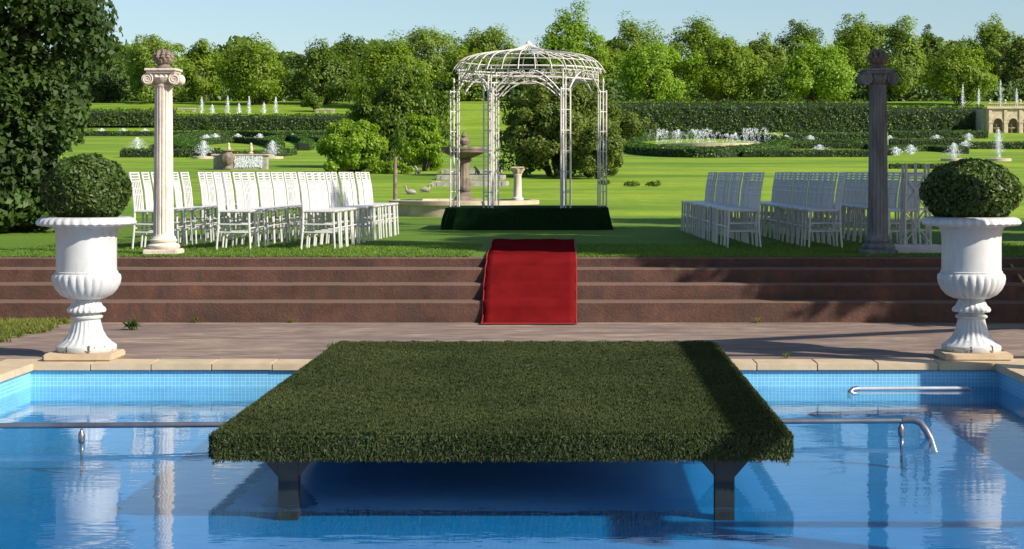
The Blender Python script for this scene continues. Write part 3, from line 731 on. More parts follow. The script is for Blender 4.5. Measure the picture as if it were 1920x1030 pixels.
# big dark tree at the left edge
tree('broadleaf_tree', 'large dark leafy tree at the left edge behind the left urn', (-9.75, 27.2, LAWN), 7.6, 5.6, .3, 60000, .135, 'leaf_dark', 4, clumps=230, cr=.50, trunk_r=.2, shell=.5)
tree('broadleaf_shrub', 'dark leafy shrub under the big left tree, behind the left urn', (-8.75, 26.0, LAWN), 2.9, 2.8, -1.2, 30000, .12, 'leaf_dark', 44, cat='shrub', clumps=150, cr=.36, trunk_r=.05, shell=.5)
# overhanging second big tree higher up (same stand, farther left)
tree('broadleaf_tree', 'dark overhanging tree reaching into the top left corner', (-9.6, 24.8, LAWN), 6.6, 4.4, 2.7, 22000, .12, 'leaf_dark', 14, clumps=110, cr=.40, trunk_r=.16, shell=.4)
# trees outside the frame on the right: they shade the right chairs, column and steps
tree('shade_tree', 'leafy tree on the right outside the photo shading column and steps', (8.45, 16.9, LAWN), 8.0, 6.0, .9, 95000, .2, 'leaf_mid', 5, clumps=300, cr=.6, trunk_r=.17, shell=.15)
tree('shade_tree', 'leafy tree on the right outside the photo shading the chairs', (9.1, 21.8, LAWN), 8.4, 6.2, 1.2, 75000, .19, 'leaf_mid', 6, clumps=320, cr=.65, trunk_r=.17, shell=.15)
tree('shade_tree', 'farther leafy tree on the right outside the photo', (10.9, 26.6, LAWN), 7.2, 5.8, 1.2, 50000, .2, 'leaf_mid', 8, clumps=260, cr=.6, trunk_r=.17, shell=.15)

for i, (x, y) in enumerate(((-9, -7), (-3.5, -9), (2.5, -10.5))):  # added unseen trees that cut the sky light and deepen the shade
    tree('shade_tree', f'unseen leafy tree added behind the camera to block sky light, {ORD[i]} from the left', (x, y, 0), 9.5, 7.0, 1.2, 16000, .4, 'leaf_mid', 60+i, clumps=160, cr=.8, trunk_r=.2, shell=.15)
def ptree(name, label, px, ytop, ybot, wpx, d, n, leaf, mat, seed, basefrac=.08, **kw):
    g = gx(px, d); s = F/d; z1 = CAMZ+(VY-ytop)/s; h = z1-g.z; zb = CAMZ+(VY-ybot)/s; base = max(-.35*h, zb-g.z)
    return tree(name, label, tuple(g), h, wpx/s, base, n, leaf, mat, seed, **kw)
# mid distance garden trees
ptree('weeping_tree', 'tall weeping tree with hanging leaves left of the gazebo', 750, 105, 352, 205, 80, 40000, .16, 'leaf_mid', 31, clumps=220, cr=.48, droop=1.0, trunk_r=.12, shell=.35, al=(0, 0, -1))
ptree('weeping_tree', 'bright yellow-green trailing tree between the weeping tree and gazebo', 795, 195, 340, 92, 74, 12000, .14, 'leaf_bright', 37, clumps=60, cr=.30, droop=.5, trunk_r=.05, shell=.3, al=(0, 0, -1))
ptree('round_tree', 'low round bright green tree behind the left chairs', 657, 210, 366, 140, 71, 34000, .135, 'leaf_bright', 32, clumps=95, cr=.34, trunk_r=.06, shell=.45)
ptree('olive_tree', 'broad olive green tree seen through the gazebo', 1045, 126, 372, 265, 66, 40000, .14, 'leaf_olive', 33, clumps=230, cr=.44, trunk_r=.12, shell=.4)
ptree('olive_tree', 'small olive green tree beside the right gazebo posts', 1120, 225, 352, 115, 63, 11000, .11, 'leaf_olive', 34, clumps=55, cr=.26, trunk_r=.05, shell=.4)
ptree('round_shrub', 'low shrub growing under the weeping tree in sunlight', 735, 306, 342, 85, 70, 3500, .12, 'leaf_bright', 35, clumps=40, cr=.2, trunk_r=.03, cat='shrub', al=(0, 0, -1))
ptree('round_shrub', 'dark rounded shrub at the left end of the right hedge', 1172, 205, 268, 105, 118, 5000, .2, 'leaf_olive', 36, clumps=50, cr=.5, trunk_r=.05, cat='shrub')
# back row of trees: photo x, top, bottom, width, distance, material, label
BACK = [
 (292, 56, 190, 118, 216, 'leaf_pale', 'pale green tree directly behind the left column'),
 (380, 68, 185, 84, 222, 'leaf_far', 'narrow green tree just right of the left column'),
 (480, 60, 196, 120, 212, 'leaf_far', 'tall bright tree above the left row of water jets'),
 (606, 80, 196, 122, 214, 'leaf_mid', 'dark green round tree above the low round bright tree'),
 (662, 66, 150, 86, 240, 'leaf_mid', 'dark tree rising behind the round trees left of gazebo'),
 (735, 72, 205, 150, 205, 'leaf_far', 'broad green tree above the tall weeping tree'),
 (800, 40, 150, 118, 242, 'leaf_pale', 'high pale tree above the left side of the gazebo'),
 (868, 72, 190, 86, 226, 'leaf_far', 'green tree left of the gazebo dome'),
 (918, 52, 160, 104, 244, 'leaf_pale', 'pale distant tree just left of the dome tip'),
 (990, 92, 190, 120, 230, 'leaf_mid', 'dark green tree directly behind the gazebo dome'),
 (1070, 10, 170, 112, 226, 'leaf_bright', 'tallest bright tree just right of the gazebo dome'),
 (1130, 66, 190, 80, 232, 'leaf_far', 'green tree beside the tallest bright tree'),
 (1186, 38, 150, 108, 244, 'leaf_pale', 'pale tree behind the bright round tree right of gazebo'),
 (1225, 66, 198, 132, 208, 'leaf_bright', 'bright round tree nearest to the gazebo on its right'),
 (1308, 26, 165, 112, 242, 'leaf_far', 'high tree peak above the right chairs near the carpet'),
 (1368, 58, 198, 140, 211, 'leaf_far', 'broad green tree above the middle of the right hedge'),
 (1432, 54, 165, 82, 243, 'leaf_pale', 'small pale tree top between two round trees, right half'),
 (1500, 36, 160, 92, 246, 'leaf_mid', 'darker tree top behind the second bright round tree'),
 (1530, 70, 198, 128, 209, 'leaf_bright', 'second bright round tree, left of the right column'),
 (1616, 26, 190, 126, 240, 'leaf_far', 'high tree just left of the right column top'),
 (1690, 32, 195, 96, 226, 'leaf_pale', 'pale tree just right of the right column top'),
 (1742, 54, 150, 64, 246, 'leaf_mid', 'small dark tree top between pale trees at right'),
 (1800, 72, 194, 122, 210, 'leaf_far', 'round tree behind the right pair of water jets'),
 (1866, 24, 170, 96, 240, 'leaf_pale', 'tall pale tree above the arched stone pavilion'),
 (1918, 48, 195, 84, 232, 'leaf_olive', 'olive tree at the right edge above the stone pavilion'),
 (176, 108, 200, 90, 220, 'leaf_dark', 'dark tree beside the big left tree in the back row'),
 (222, 122, 200, 86, 236, 'leaf_mid', 'low dark tree between the big left tree and column'),
 (548, 92, 190, 76, 244, 'leaf_dark', 'low dark tree top between two bright trees at left'),
]
for i, (px, yt, yb, wp_, d, mt, lb) in enumerate(BACK):
    s = wp_/(F/d)
    wp_ *= 1.14; yb += 22; s *= 1.14
    ptree('garden_tree', lb, px, yt+3, yb, wp_, d, int(10500*max(.7, (wp_*(yb-yt))/18000)), .36, mt, 100+i, clumps=120, cr=s*.135, trunk_r=.16, shell=.62, jit=.34, group='row of trees behind the hedges')
ptree('round_shrub', 'dark spreading shrub above the left hedge', 588, 176, 206, 52, 197, 2200, .28, 'leaf_mid', 150, clumps=30, cr=.4, trunk_r=.04, cat='shrub')
# dark undergrowth that closes the view below the crowns
n = 42000; X = rng.uniform(-85, 85, n); d_ = rng.uniform(246, 262, n)
top = 6.6+1.4*np.sin(X*.35)+.9*np.sin(X*.9+2); Z = np.array([zt(q) for q in d_])+rng.uniform(0, 1, n)**.7*top
us = leaf_obj('undergrowth', np.stack([X, d_, Z], 1), np.tile([.2, -1, .5], (n, 1)), .95, .6, 'leaf_mid', None, .7, None, 'stuff')
n2_ = 26000; X2 = rng.uniform(-75, 75, n2_); D2 = rng.uniform(224, 236, n2_)
top2 = 3.0+.9*np.sin(X2*.5+1)+.5*np.sin(X2*1.3); Z2 = np.array([zt(q) for q in D2])+rng.uniform(0, 1, n2_)**.8*top2
u2 = leaf_obj('shrubbery', np.stack([X2, D2, Z2], 1), np.tile([.2, -1, .5], (n2_, 1)), .6, .4, 'leaf_hedge', None, .7, None, 'stuff')
u2['label'] = 'band of low shrubbery between the trunks of the back row'; u2['category'] = 'shrubbery'
us['label'] = 'mass of dark undergrowth behind the back row of trees'; us['category'] = 'undergrowth'

# ================================================================ HEDGES
def hedge(name, label, pts, width, height, dens, leaf, mat='leaf_hedge', group=None, lift=0, legs=0, slope=.22):
    """clipped hedge along ground points; solid dark core under a skin of leaves"""
    pts = [Vector(p) for p in pts]; root = thing(name, label, 'hedge', tuple(pts[0]), 0, group); o0 = pts[0]
    k = len(pts); side = []
    for i in range(k):
        t = (pts[min(i+1, k-1)]-pts[max(i-1, 0)]); t.z = 0; t.normalize(); side.append(Vector((-t.y, t.x, 0)))
    hw, q = width/2, .90
    vs = []
    for p, s in zip(pts, side):
        for sx, z in ((-1, lift), (-1, height), (1, height), (1, lift)):
            vs.append(p-o0+s*sx*hw*q+Vector((0, 0, z*(q*(1-slope*(sx < 0)) if z > lift else 1))))
    fs = [(i*4+j, i*4+(j+1) % 4, (i+1)*4+(j+1) % 4, (i+1)*4+j) for i in range(k-1) for j in range(4)]+[(3, 2, 1, 0), tuple((k-1)*4+j for j in range(4))]
    MB().add(vs, fs).build('core', 'core', root)
    L = [(pts[i+1]-pts[i]).length for i in range(k-1)]; tot = sum(L); n = int(dens*tot*(width+2*(height-lift)))
    cum = np.concatenate([[0], np.cumsum(L)]); u = rng.uniform(0, tot, n)
    PP = np.array([tuple(p-o0) for p in pts]); SS = np.array([tuple(s) for s in side])
    def ip(A): return np.stack([np.interp(u, cum, A[:, j]) for j in range(3)], 1)
    base, sd = ip(PP), ip(SS); per = width+2*(height-lift); a = rng.uniform(0, per, n); hh = height-lift
    off = np.where(a < hh, -hw, np.where(a > hh+width, hw, a-hh-hw)); z = np.where(a < hh, lift+a, np.where(a > hh+width, lift+a-hh-width, height))
    wob = 1+.06*np.sin(u*2.1)+.04*np.sin(u*5.3+z*4)
    c = base+sd*(off*wob*rng.uniform(.93, 1.04, n))[:, None]; c[:, 2] += z*(1-slope*(hw-off)/(2*hw))*rng.uniform(.96, 1.02, n)+.02*height*np.sin(u*3.1)
    nr = sd*np.sign(off)[:, None]*((a < hh) | (a > hh+width))[:, None]*1.0; nr[:, 2] += np.where((a >= hh) & (a <= hh+width), 1, .15)
    leaf_obj('foliage', c, nr, leaf, leaf*.62, mat, root, .6)
    for i in range(legs):
        uu = tot*(i+.5)/legs; p = [float(np.interp(uu, cum, PP[:, j])) for j in range(3)]
        MB().tube([(p[0], p[1], -.1), (p[0]+.03, p[1], lift+.15)], .06, 6).build('stem', 'bark', root)
    return root
def hline(px0, px1, d, n=8, curve=0): return [gx(px0+(px1-px0)*i/(n-1), d+curve*math.sin(math.pi*i/(n-1))) for i in range(n)]
def zh(ytop, d): return CAMZ+(VY-ytop)/F*d-zt(d)
hedge('tall_hedge', 'tall clipped hedge on bare stems above the left fountains', hline(322, 700, 172), 2.6, zh(213, 172), 36, .22, group='tall clipped hedges', lift=.30, legs=26)
hedge('tall_hedge', 'dark clipped hedge behind the left column and big tree', hline(100, 326, 184), 2.6, zh(203, 184), 26, .24, 'leaf_mid', group='tall clipped hedges')
hedge('tall_hedge', 'long tall clipped hedge behind the right chairs', hline(1130, 1640, 176), 2.8, zh(186, 176), 34, .23, group='tall clipped hedges')
hedge('tall_hedge', 'shorter clipped hedge between right column and stone pavilion', hline(1646, 1848, 177), 2.8, zh(196, 177), 30, .23, group='tall clipped hedges')
hedge('low_hedge', 'thin low hedge under the tall left hedge', hline(330, 640, 158), 1.0, .5, 60, .15, 'leaf_parterre', group='low parterre hedges')
hedge('low_hedge', 'thin low hedge line behind the left lawn', hline(150, 330, 158), 1.0, .50, 50, .16, 'leaf_hedge', group='low parterre hedges')
hedge('low_hedge', 'dark low hedge in front of the left lawn fountain', hline(228, 410, 98), .9, .55, 110, .11, 'leaf_hedge', group='low parterre hedges')
def ell(cx, cy, rx, ry, a0, a1, n=26): return [G(cx+rx*math.cos(R(a0+(a1-a0)*i/(n-1))), cy-ry*math.sin(R(a0+(a1-a0)*i/(n-1)))) for i in range(n)]
hedge('ring_hedge', 'outer curved low hedge round the left parterre', ell(440, 276, 138, 19, -20, 200), .8, .55, 90, .13, 'leaf_parterre', group='curved parterre hedges')
hedge('ring_hedge', 'inner curved low hedge of the left parterre', ell(440, 280, 82, 11, -30, 210), .8, .50, 90, .13, 'leaf_parterre', group='curved parterre hedges')
hedge('ring_hedge', 'small hedge arc at the left end of the left parterre', ell(372, 276, 40, 11, 90, 270, 14), .8, .5, 90, .13, 'leaf_parterre', group='curved parterre hedges')
hedge('ring_hedge', 'front half of the oval hedge round the right spray basin', ell(1318, 278, 148, 17, 180, 360), 1.2, .62, 90, .14, 'leaf_parterre', group='curved parterre hedges')
hedge('ring_hedge', 'back half of the oval hedge round the right spray basin', ell(1318, 272, 148, 12, 0, 180), 1.2, .62, 80, .14, 'leaf_parterre', group='curved parterre hedges')
hedge('low_hedge', 'dark straight low hedge behind the right chairs', hline(1390, 1642, 100), 1.1, .42, 110, .11, 'leaf_hedge', group='low parterre hedges')
hedge('low_hedge', 'straight low hedge below the long right hedge', hline(1470, 1640, 140), 1.3, .75, 60, .15, 'leaf_parterre', group='low parterre hedges')
hedge('low_hedge', 'straight low hedge right of the right column', hline(1668, 1850, 150), 1.3, .75, 60, .15, 'leaf_parterre', group='low parterre hedges')
hedge('low_hedge', 'curved low hedge right of the right column', ell(1735, 292, 75, 8, 180, 20, 16), .8, .45, 90, .12, 'leaf_parterre', group='low parterre hedges')
hedge('low_hedge', 'sunlit low hedge left of the shrub in the right urn', hline(1668, 1800, 78), .6, .25, 120, .09, 'leaf_parterre', group='low parterre hedges')
hedge('low_hedge', 'dark low hedge in front of the stone pavilion', hline(1800, 1960, 118), 1.0, .5, 80, .13, 'leaf_hedge', group='low parterre hedges')
hedge('ring_hedge', 'long shallow hedge curve left of the right column', ell(1545, 281, 95, 7, 180, 0), .8, .5, 80, .13, 'leaf_parterre', group='curved parterre hedges')
hedge('low_hedge', 'thin hedge line between the oval hedge and right column', hline(1480, 1638, 118), .8, .45, 80, .13, 'leaf_hedge', group='low parterre hedges')
hedge('low_hedge', 'thin hedge line below the right column fountains', hline(1668, 1810, 128), .8, .5, 80, .13, 'leaf_hedge', group='low parterre hedges')
hedge('ring_hedge', 'hedge curve right of the left parterre near the bright tree', ell(560, 272, 55, 9, 180, 10, 16), .8, .5, 90, .13, 'leaf_parterre', group='curved parterre hedges')
hedge('ring_hedge', 'front hedge arc of the left parterre beside the cascade', ell(440, 288, 110, 9, 195, 345, 18), .7, .42, 90, .12, 'leaf_hedge', group='curved parterre hedges')
for px, py, wp_, lb in ((1185, 350, 30, 'first small low bush on the right lawn, nearest the gazebo'), (1226, 350, 34, 'second small low bush on the right lawn, near the chairs'), (1133, 347, 22, 'small low bush on the lawn seen through the right gazebo post')):
    d = GD(py); ptree('low_bush', lb, px, py-7, py+3, wp_, d, 900, .07, 'leaf_mid', px, clumps=16, cr=.1, trunk_r=.015, cat='bush', group='low bushes on the right lawn')

# ================================================================ FOUNTAINS
def spray_cloud(r_, n, w0, w1, h, kind='jet'):
    u = r_.uniform(0, 1, n)
    if kind == 'jet': ww = w0*(1-u)**.6+.02
    else: ww = w1*np.clip(np.sin(np.pi*np.clip(u*.72+.28, 0, 1)), 0, 1)*(u > .3)+w0*(u <= .3)+w0*.4
    a = r_.uniform(0, 6.28, n); q = np.abs(r_.normal(0, .45, n))
    return np.stack([np.cos(a)*q*ww, np.sin(a)*q*ww, u*h], 1)
def jet(label, loc, h, w, seed, kind='jet', basin=None, group=None, n=420, drop=.08):
    r_ = np.random.default_rng(seed); t = thing('water_jet' if kind == 'jet' else 'fountain', label, 'fountain', tuple(loc), 0, group)
    c = spray_cloud(r_, n, w*.30 if kind != 'jet' else w, w, h, kind)
    leaf_obj('spray', c, r_.normal(0, 1, (n, 3)), drop*1.6, drop*.6, 'spray', t, .3, np.tile([0, 0, 1.], (n, 1)), 'stuff')
    MB().tube([(0, 0, -.05), (0, 0, .10)], .04, 8).build('nozzle', 'stone_grey', t)
    if basin:
        MB().lathe([(basin, -.1), (basin, .12), (basin*.93, .14), (basin*.90, .10), (basin*.90, .04)], 36, close=False).build('basin', 'stone_warm', t, True)
        MB().lathe([(basin*.9, .05), (.02, .052)], 30, close=False).build('basin_water', 'pond_water', t)
    return t
for i, (px, yt) in enumerate(((378, 182), (398, 196), (427, 180), (448, 194), (467, 181), (495, 193), (517, 182))):
    g = gx(px, 193.5); h = CAMZ+(VY-yt)/F*193.5-g.z
    jet(f'thin white water jet above the tall left hedge, {ORD[i]} from the left', g, h, .34, 200+i, group='water jets above the left hedge', n=1300, drop=.055)
for i, (px, yt) in enumerate(((1805, 158), (1835, 166), (1876, 150), (1906, 166))):
    g = gx(px, 194); h = CAMZ+(VY-yt)/F*194-g.z
    jet(f'thin white water jet beside the stone pavilion, {ORD[i]} from the left', g, h, .4, 220+i, group='water jets by the pavilion', n=1400, drop=.06)
PL = [(190, 252, 11, 10), (231, 252, 11, 10), (272, 252, 11, 10), (346, 262, 8, 8), (387, 266, 13, 11), (404, 262, 11, 11), (446, 262, 11, 10), (487, 262, 11, 10), (549, 262, 11, 10)]
for i, (px, py, hp_, wp_) in enumerate(PL):
    d = GD(py); s = F/d
    jet(f'little white bubbling fountain in the far left garden, {ORD[i]} from the left', gx(px, d), hp_/s, wp_/s*1.2, 240+i, 'plume', group='little fountains of the left garden', n=1000, drop=.042)
PR_ = [(1475, 268, 14, 14), (1519, 266, 12, 12), (1577, 265, 13, 13), (1610, 264, 8, 10), (1669, 268, 14, 10), (1756, 265, 12, 13), (1816, 264, 14, 13), (1810, 280, 16, 14), (1537, 290, 18, 20), (1680, 292, 16, 16), (1708, 290, 18, 16), (1872, 272, 30, 10)]
for i, (px, py, hp_, wp_) in enumerate(PR_):
    d = GD(py); s = F/d
    jet(f'little white bubbling fountain in the right parterre, {ORD[i]} of twelve', gx(px, d), hp_/s, wp_/s*1.2, 260+i, 'plume', group='little fountains of the right parterre', n=1000, drop=.042)
for i, (px, py, hp_, wp_, lb, bw) in enumerate(((258, 292, 34, 21, 'tall foaming fountain in a round basin on the left lawn', 24), (382, 298, 34, 20, 'foaming fountain left of the stone cascade', 20), (511, 298, 34, 17, 'foaming fountain right of the stone cascade', 20),
                                     (1788, 302, 34, 18, 'foaming fountain left of the shrub in the right urn', 24), (1872, 302, 52, 12, 'tall foaming fountain behind the shrub in the right urn', 24))):
    d = GD(py); s = F/d
    jet(lb, gx(px, d), hp_/s, wp_/s*1.15, 280+i, 'plume', basin=bw/s, group='foaming fountains with round basins', n=2600, drop=.028)
# arching spray basin
sb = G(1340, 277); sbn = thing('arching_fountain', 'long basin with rows of arching water sprays inside oval hedge', 'fountain', tuple(sb))
s_ = F/sb.y; A = []; random.seed(31)
for k_ in range(46):
    px = 1232+k_*(1450-1232)/45; x0 = (px-VX)/s_-sb.x; back = random.uniform(2, 6)
    if 1352 < px < 1372: continue
    hgt = (36 if px < 1330 else 34)/s_*random.uniform(.75, 1.05)*(1 if (px < 1330 or px > 1390) else .75); lean = random.choice((-1, 1))*random.uniform(.3, 1.0)
    for q in range(150):
        u = random.random()**.8; A.append((x0+lean*u*1.1+random.gauss(0, .05), back-u*5.0+random.gauss(0, .1), hgt*4*u*(1-u)*.98+.1+random.gauss(0, .04)))
A = np.array(A); leaf_obj('spray', A, rng.normal(0, 1, A.shape), .09, .018, 'spray', sbn, .3, np.tile([.3, 0, 1.], (len(A), 1)), 'stuff')
bw = (1450-1238)/2/s_
MB().add([(bw*math.cos(a)*k+(.2), 3.6*math.sin(a)*k+1, z) for k, z in ((1, -.1), (1, .28), (.95, .30), (.93, .12)) for a in np.linspace(0, 2*math.pi, 40, endpoint=False)],
         [(l*40+j, l*40+(j+1) % 40, (l+1)*40+(j+1) % 40, (l+1)*40+j) for l in range(3) for j in range(40)]).build('basin', 'stone_warm', sbn, True)
MB().add([(bw*math.cos(a)*.93+.2, 3.6*math.sin(a)*.93+1, .14) for a in np.linspace(0, 2*math.pi, 40, endpoint=False)], [tuple(range(40))]).build('basin_water', 'pond_water', sbn)

# stone cascade with carved urn behind the left chairs
cg = G(450, 318); s_ = F/cg.y
cs = thing('stone_cascade', 'stone retaining pool with carved vase and finials behind left chairs', 'fountain', tuple(cg))
def cm(px): return (px-450)/s_
MB().box(cm(400), cm(500), 0, .5, -.1, 26/s_).build('wall', 'stone_grey', cs, bevel=.02)
MB().box(cm(396), cm(504), -.06, .56, 26/s_, 29/s_).build('coping', 'stone_warm', cs, bevel=.01)
vp = [(.10, 0), (.16, .03), (.10, .08), (.09, .14), (.20, .30), (.26, .46), (.25, .58), (.17, .66), (.15, .72), (.22, .76), (.20, .80)]
MB().lathe([(r*1.25, z*1.1) for r, z in vp], 24, lambda a, z, i: 1+.06*math.cos(9*a), c=(cm(430), -.42)).build('carved_vase', 'stone_old', cs, True)
for px in (427, 469):
    MB().lathe([(.08, 29/s_), (.12, 29/s_+.04), (.05, 29/s_+.10), (.10, 29/s_+.20), (.07, 29/s_+.32), (.05, 29/s_+.38), (.07, 29/s_+.44), (.01, 29/s_+.52)], 14, c=(cm(px), .22)).build('finial', 'stone_warm', cs, True)
n = 900; c = np.stack([rng.uniform(cm(440), cm(492), n), np.full(n, -.04), rng.uniform(.1, 25/s_, n)], 1)
leaf_obj('falling_water', c, np.tile([0, -1., 0], (n, 1)), .10, .02, 'spray', cs, .2, np.tile([0, 0, 1.], (n, 1)), 'stuff')

# tiered fountain in its pond behind the gazebo
tf = thing('tiered_fountain', 'old stone tiered fountain in a low round pond behind the gazebo', 'fountain', (-2.24, 35.0, zt(35)))
MB().lathe([(1.50, -.1), (1.50, .20), (1.54, .22), (1.54, .30), (1.38, .31), (1.36, .12)], 48, close=False).build('pond_wall', 'stone_warm', tf, True)
MB().lathe([(1.37, .18), (.02, .182)], 40, close=False).build('pond_water', 'pond_water', tf)
def pm_(a, z, i): return 1-.07*abs(math.sin(a*6)) if .52 < z < 1.1 else 1
MB().lathe([(.30, .10), (.30, .26), (.22, .32), (.15, .40), (.11, .46), (.14, .50), (.15, .52), (.165, .58), (.155, .72), (.125, .78), (.12, .80), (.115, .84), (.125, 1.06), (.13, 1.10), (.17, 1.12), (.12, 1.16)], 48, pm_).build('pedestal', 'stone_old', tf, True)
MB().lathe([(.12, 1.14), (.20, 1.18), (.36, 1.24), (.44, 1.28), (.455, 1.33), (.47, 1.35), (.46, 1.39), (.42, 1.39), (.40, 1.33), (.1, 1.27)], 48).build('bowl', 'stone_old', tf, True)
MB().lathe([(.05, 1.26), (.07, 1.38), (.05, 1.42), (.10, 1.46), (.115, 1.52), (.08, 1.56), (.05, 1.58), (.065, 1.62), (.04, 1.66), (.012, 1.70)], 20, lambda a, z, i: 1+.05*math.cos(7*a)).build('finial', 'stone_old', tf, True)
sp_ = thing('small_column', 'short stone column with leafy capital at the pond edge', 'column', (-1.13, 34.62, zt(34.6)+.30))
MB().lathe([(.12, 0), (.12, .05), (.09, .07), (.085, .10), (.078, .50), (.09, .52), (.08, .53)], 40, lambda a, z, i: 1-.05*max(0, math.cos(12*a)) if .08 < z < .52 else 1).build('shaft', 'stone', sp_, True)
MB().lathe([(.08, .53), (.10, .58), (.14, .64), (.12, .65)], 32, lambda a, z, i: 1+.12*math.cos(8*a)*(z > .55)).build('capital', 'stone_warm', sp_, True)
MB().box(-.13, .13, -.13, .13, .65, .69).build('abacus', 'stone_warm', sp_, bevel=.01)
tag(MB().tube([(-1.72, 33.48, LAWN+.46), (-1.66, 33.46, LAWN+.43), (-1.58, 33.44, LAWN+.36), (-1.53, 33.42, LAWN+.20), (-1.51, 33.40, LAWN+.03), (-1.35, 33.3, LAWN+.018)], .022, 8).build('green_hose', 'green_hose', None, True), 'bright green hose over the pond wall behind the gazebo', 'hose')

# water garden behind the gazebo
wg = G(876, 350); pd = thing('ornamental_pond', 'stone edged stepped pond rising away behind the tiered fountain', 'pond', tuple(wg))
for py, x0_, x1_ in ((350, 818, 940), (337, 826, 936), (325, 834, 930)):
    d0 = GD(py); s_ = F/d0; xa, xb = (x0_-VX)/s_-wg.x, (x1_-VX)/s_-wg.x; y0_ = d0-wg.y; zb = zt(d0)-wg.z; dp = 2.2; top_z = zt(d0+dp)-wg.z+.10
    MB().box(xa, xb, y0_, y0_+.18, zb-.2, top_z).build('front_wall', 'stone_grey', pd, bevel=.015)
    MB().box(xa-.16, xa-.003, y0_, y0_+dp, zb-.2, top_z+.01).build('side_wall', 'stone_grey', pd, bevel=.015)
    MB().box(xb+.003, xb+.16, y0_, y0_+dp, zb-.2, top_z+.01).build('side_wall', 'stone_grey', pd, bevel=.015)
    MB().add([(xa, y0_+.19, top_z-.05), (xb, y0_+.19, top_z-.05), (xb, y0_+dp+.3, top_z-.05), (xa, y0_+dp+.3, top_z-.05)], [(0, 1, 2, 3)]).build('pond_water', 'pond_water', pd)
    MB().box(xa, xb, y0_+dp, y0_+dp+.16, zb-.1, top_z+.012).build('back_wall', 'stone_grey', pd)
def statue(name, label, px, py, hpx, kind, flip=1):
    g = G(px, py); h = hpx/(F/g.y); t = thing(name, label, 'statue', tuple(g), 0, 'garden statues')
    if kind == 'bird':       # resting water bird: body, curved neck, head
        MB().tube([(-.62*h*flip, 0, .22*h), (-.35*h*flip, 0, .30*h), (0, 0, .34*h), (.30*h*flip, 0, .32*h), (.46*h*flip, 0, .45*h), (.50*h*flip, 0, .66*h), (.50*h*flip, 0, .84*h), (.58*h*flip, 0, .93*h), (.74*h*flip, 0, .90*h), (.88*h*flip, 0, .87*h)],
                  [.05*h, .20*h, .30*h, .26*h, .15*h, .09*h, .08*h, .10*h, .07*h, .015*h], 12).build('body', 'stone_grey', t, True)
        MB().box(-.55*h, .55*h, -.28*h, .28*h, -.05*h, .08*h).build('base', 'stone_old', t, bevel=.02)
    else:                    # seated animal
        MB().tube([(-.32*h*flip, 0, .10*h), (-.26*h*flip, 0, .26*h), (-.12*h*flip, 0, .46*h), (.02*h*flip, 0, .66*h), (.06*h*flip, 0, .80*h), (.12*h*flip, 0, .90*h), (.26*h*flip, 0, .86*h), (.32*h*flip, 0, .83*h)],
                  [.10*h, .20*h, .21*h, .15*h, .11*h, .13*h, .08*h, .04*h], 12).build('body', 'stone_grey', t, True)
        for sy in (-1, 1): MB().tube([(.02*h*flip, sy*.09*h, .52*h), (.10*h*flip, sy*.10*h, .28*h), (.12*h*flip, sy*.10*h, .04*h), (.19*h*flip, sy*.10*h, .03*h)], [.07*h, .055*h, .05*h, .03*h], 8).build('foreleg', 'stone_grey', t, True)
        MB().box(-.45*h, .36*h, -.22*h, .22*h, -.08*h, .03*h).build('base', 'stone_old', t, bevel=.015)
statue('bird_statue', 'dark stone bird statue on the lawn left of the pond', 770, 365, 17, 'bird', -1)
statue('bird_statue', 'second stone bird statue nearer the tiered fountain', 797, 361, 17, 'bird', 1)
statue('animal_statue', 'seated stone animal under the weeping tree', 781, 328, 17, 'seat', -1)
statue('animal_statue', 'seated stone animal on the right pond edge behind gazebo posts', 937, 328, 18, 'seat', 1)
statue('animal_statue', 'stone animal on the far pond edge beside the tiered fountain', 893, 328, 16, 'seat', -1)
po = gx(741, 40); tag(MB().tube([(0, 0, -.05), (0, 0, .75), (0, .0, 1.10)], [.05, .045, .04], 10).build('garden_post', 'stone_old', None, True, loc=tuple(po)), 'pale timber post at the far end of the left chairs', 'post')
# red flowers under the big tree
fl = thing('flower_bed', 'red flowers low under the big tree at the left edge', 'flowers', (-8.55, 26.0, LAWN))
n = 160; leaf_obj('blossoms', np.stack([rng.normal(0, .28, n), rng.normal(0, .12, n), rng.uniform(.06, .16, n)], 1), np.tile([0, -.4, 1.], (n, 1)), .05, .045, 'red_petal', fl, .5)
n = 500; leaf_obj('leaves', np.stack([rng.normal(0, .36, n), rng.normal(0, .15, n), rng.uniform(.0, .12, n)], 1), np.tile([0, -.4, 1.], (n, 1)), .07, .04, 'leaf_mid', fl, .6)
# stone benches on the upper terrace
for px, d, wpx, lb in ((610, 194, 34, 'long low stone bench above the left hedge'), (345, 196, 44, 'low stone kerb above the hedge right of the left column'), (1720, 193, 100, 'long pale stone kerb right of the right column')):
    g = gx(px, d); w_ = wpx/(F/d); t = thing('stone_bench', lb, 'bench', tuple(g), 0, 'stone benches on the upper terrace')
    MB().box(-w_/2, w_/2, -.25, .25, .32, .46).build('seat', 'stone_warm', t, bevel=.02)
    for sx in (-1, 0, 1): MB().box(sx*w_*.42-.15, sx*w_*.42+.15, -.2, .2, -.1, .318).build('support', 'stone_grey', t)

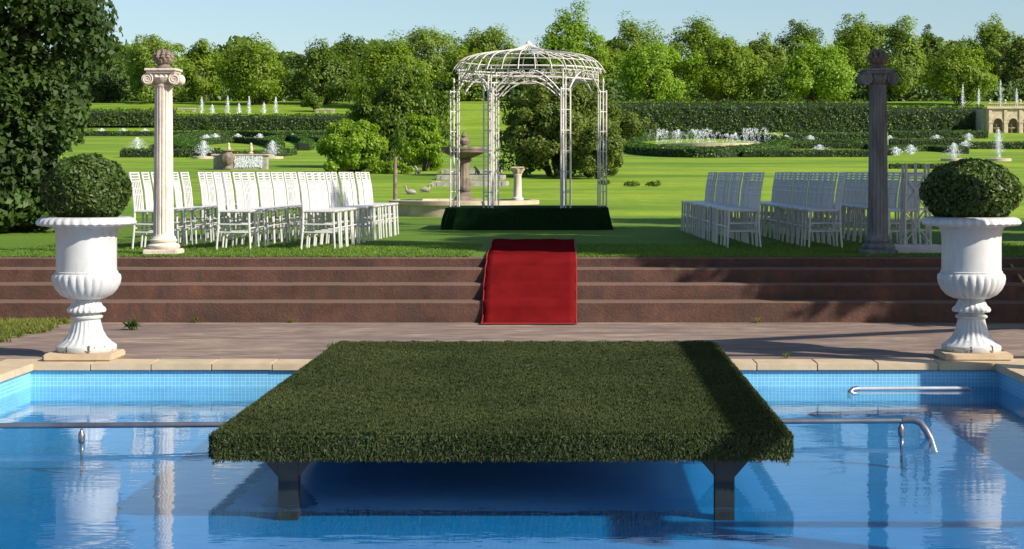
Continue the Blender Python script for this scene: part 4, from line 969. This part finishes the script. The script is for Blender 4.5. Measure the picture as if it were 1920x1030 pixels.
# ---- arched stone pavilion
ld = 172.0; g = gx(1852, ld); s_ = F/ld
lo = thing('stone_pavilion', 'arched pale stone pavilion with balustrade at the right edge', 'building', tuple(g))
AW, PW, NA = 19/s_, 9.5/s_, 5; H1 = (252-204)/s_; spring = (252-231)/s_; Z0 = (VY-252)/F*ld+CAMZ-g.z
x = 0; TH = .9
MB().box(-.35, x+NA*(AW+PW)+PW, .0+TH, 4.0, Z0-.5, Z0+H1).build('back_block', 'stone_grey', lo)
for i in range(NA+1):
    x0 = i*(AW+PW); pr = MB().box(x0, x0+PW, 0, TH, Z0-.3, Z0+H1-.02).build('pier', 'stone_warm', lo)
    MB().box(x0+PW*.2, x0+PW*.8, -.10, -.003, Z0-.3, Z0+H1-.10).build('pilaster', 'stone_warm', pr)
    MB().box(x0+PW*.1, x0+PW*.9, -.14, -.004, Z0+spring, Z0+spring+.14).build('impost', 'stone_warm', pr)
    if i < NA:
        xa, xb = x0+PW, x0+PW+AW; r = AW/2; pts = [(xa, Z0+spring)]+[(xa+r-r*math.cos(math.pi*q/12), Z0+spring+r*math.sin(math.pi*q/12)) for q in range(1, 12)]+[(xb, Z0+spring), (xb, Z0+H1-.021), (xa, Z0+H1-.021)]
        n_ = len(pts); vv = [(p[0], .01, p[1]) for p in pts]+[(p[0], TH, p[1]) for p in pts]
        # top strip split into quads for a clean arch
        mb = MB()
        arc = pts[:13]
        top_ = [(p[0], Z0+H1-.021) for p in arc]
        for q in range(12):
            A4 = [arc[q], arc[q+1], top_[q+1], top_[q]]
            mb.add([(p[0], .01, p[1]) for p in A4]+[(p[0], TH, p[1]) for p in A4], [(0, 1, 2, 3), (7, 6, 5, 4), (0, 4, 5, 1)])
        mb.build('arch', 'stone_warm', lo)
        MB().tube([(p[0], -.02, p[1]) for p in arc], .055, 6).build('arch_moulding', 'stone_warm', lo)
        MB().lathe([(.25, Z0-.2), (.12, Z0+.2), (.10, Z0+.5), (.42, Z0+.62), (.44, Z0+.70), (.10, Z0+.70), (.08, Z0+.95), (.2, Z0+1.02), (.05, Z0+1.05)], 16, c=((xa+xb)/2, .55)).build('niche_fountain', 'stone_warm', lo, True)
LX = NA*(AW+PW)+PW
MB().box(-.15, LX+.15, -.22, TH+.1, Z0+H1-.02, Z0+H1+.14).build('cornice', 'stone_warm', lo, bevel=.02)
MB().box(-.05, LX+.05, -.05, .30, Z0+H1+.145, Z0+H1+.22).build('balustrade_base', 'stone_warm', lo)
zt0 = Z0+H1+.22
for i in range(int(LX/.22)): MB().lathe([(.04, zt0), (.07, zt0+.08), (.035, zt0+.18), (.05, zt0+.26)], 8, c=(.1+i*.22, .12)).build('baluster', 'stone_warm', lo)
MB().box(-.05, LX+.05, -.06, .31, zt0+.262, zt0+.34).build('handrail', 'stone_warm', lo, bevel=.01)
for i in range(NA+1):
    x0 = i*(AW+PW)+PW/2; MB().lathe([(.14, zt0+.34), (.06, zt0+.42), (.15, zt0+.55), (.12, zt0+.66), (.03, zt0+.74)], 12, c=(x0, .12)).build('roof_vase', 'stone_warm', lo, True)
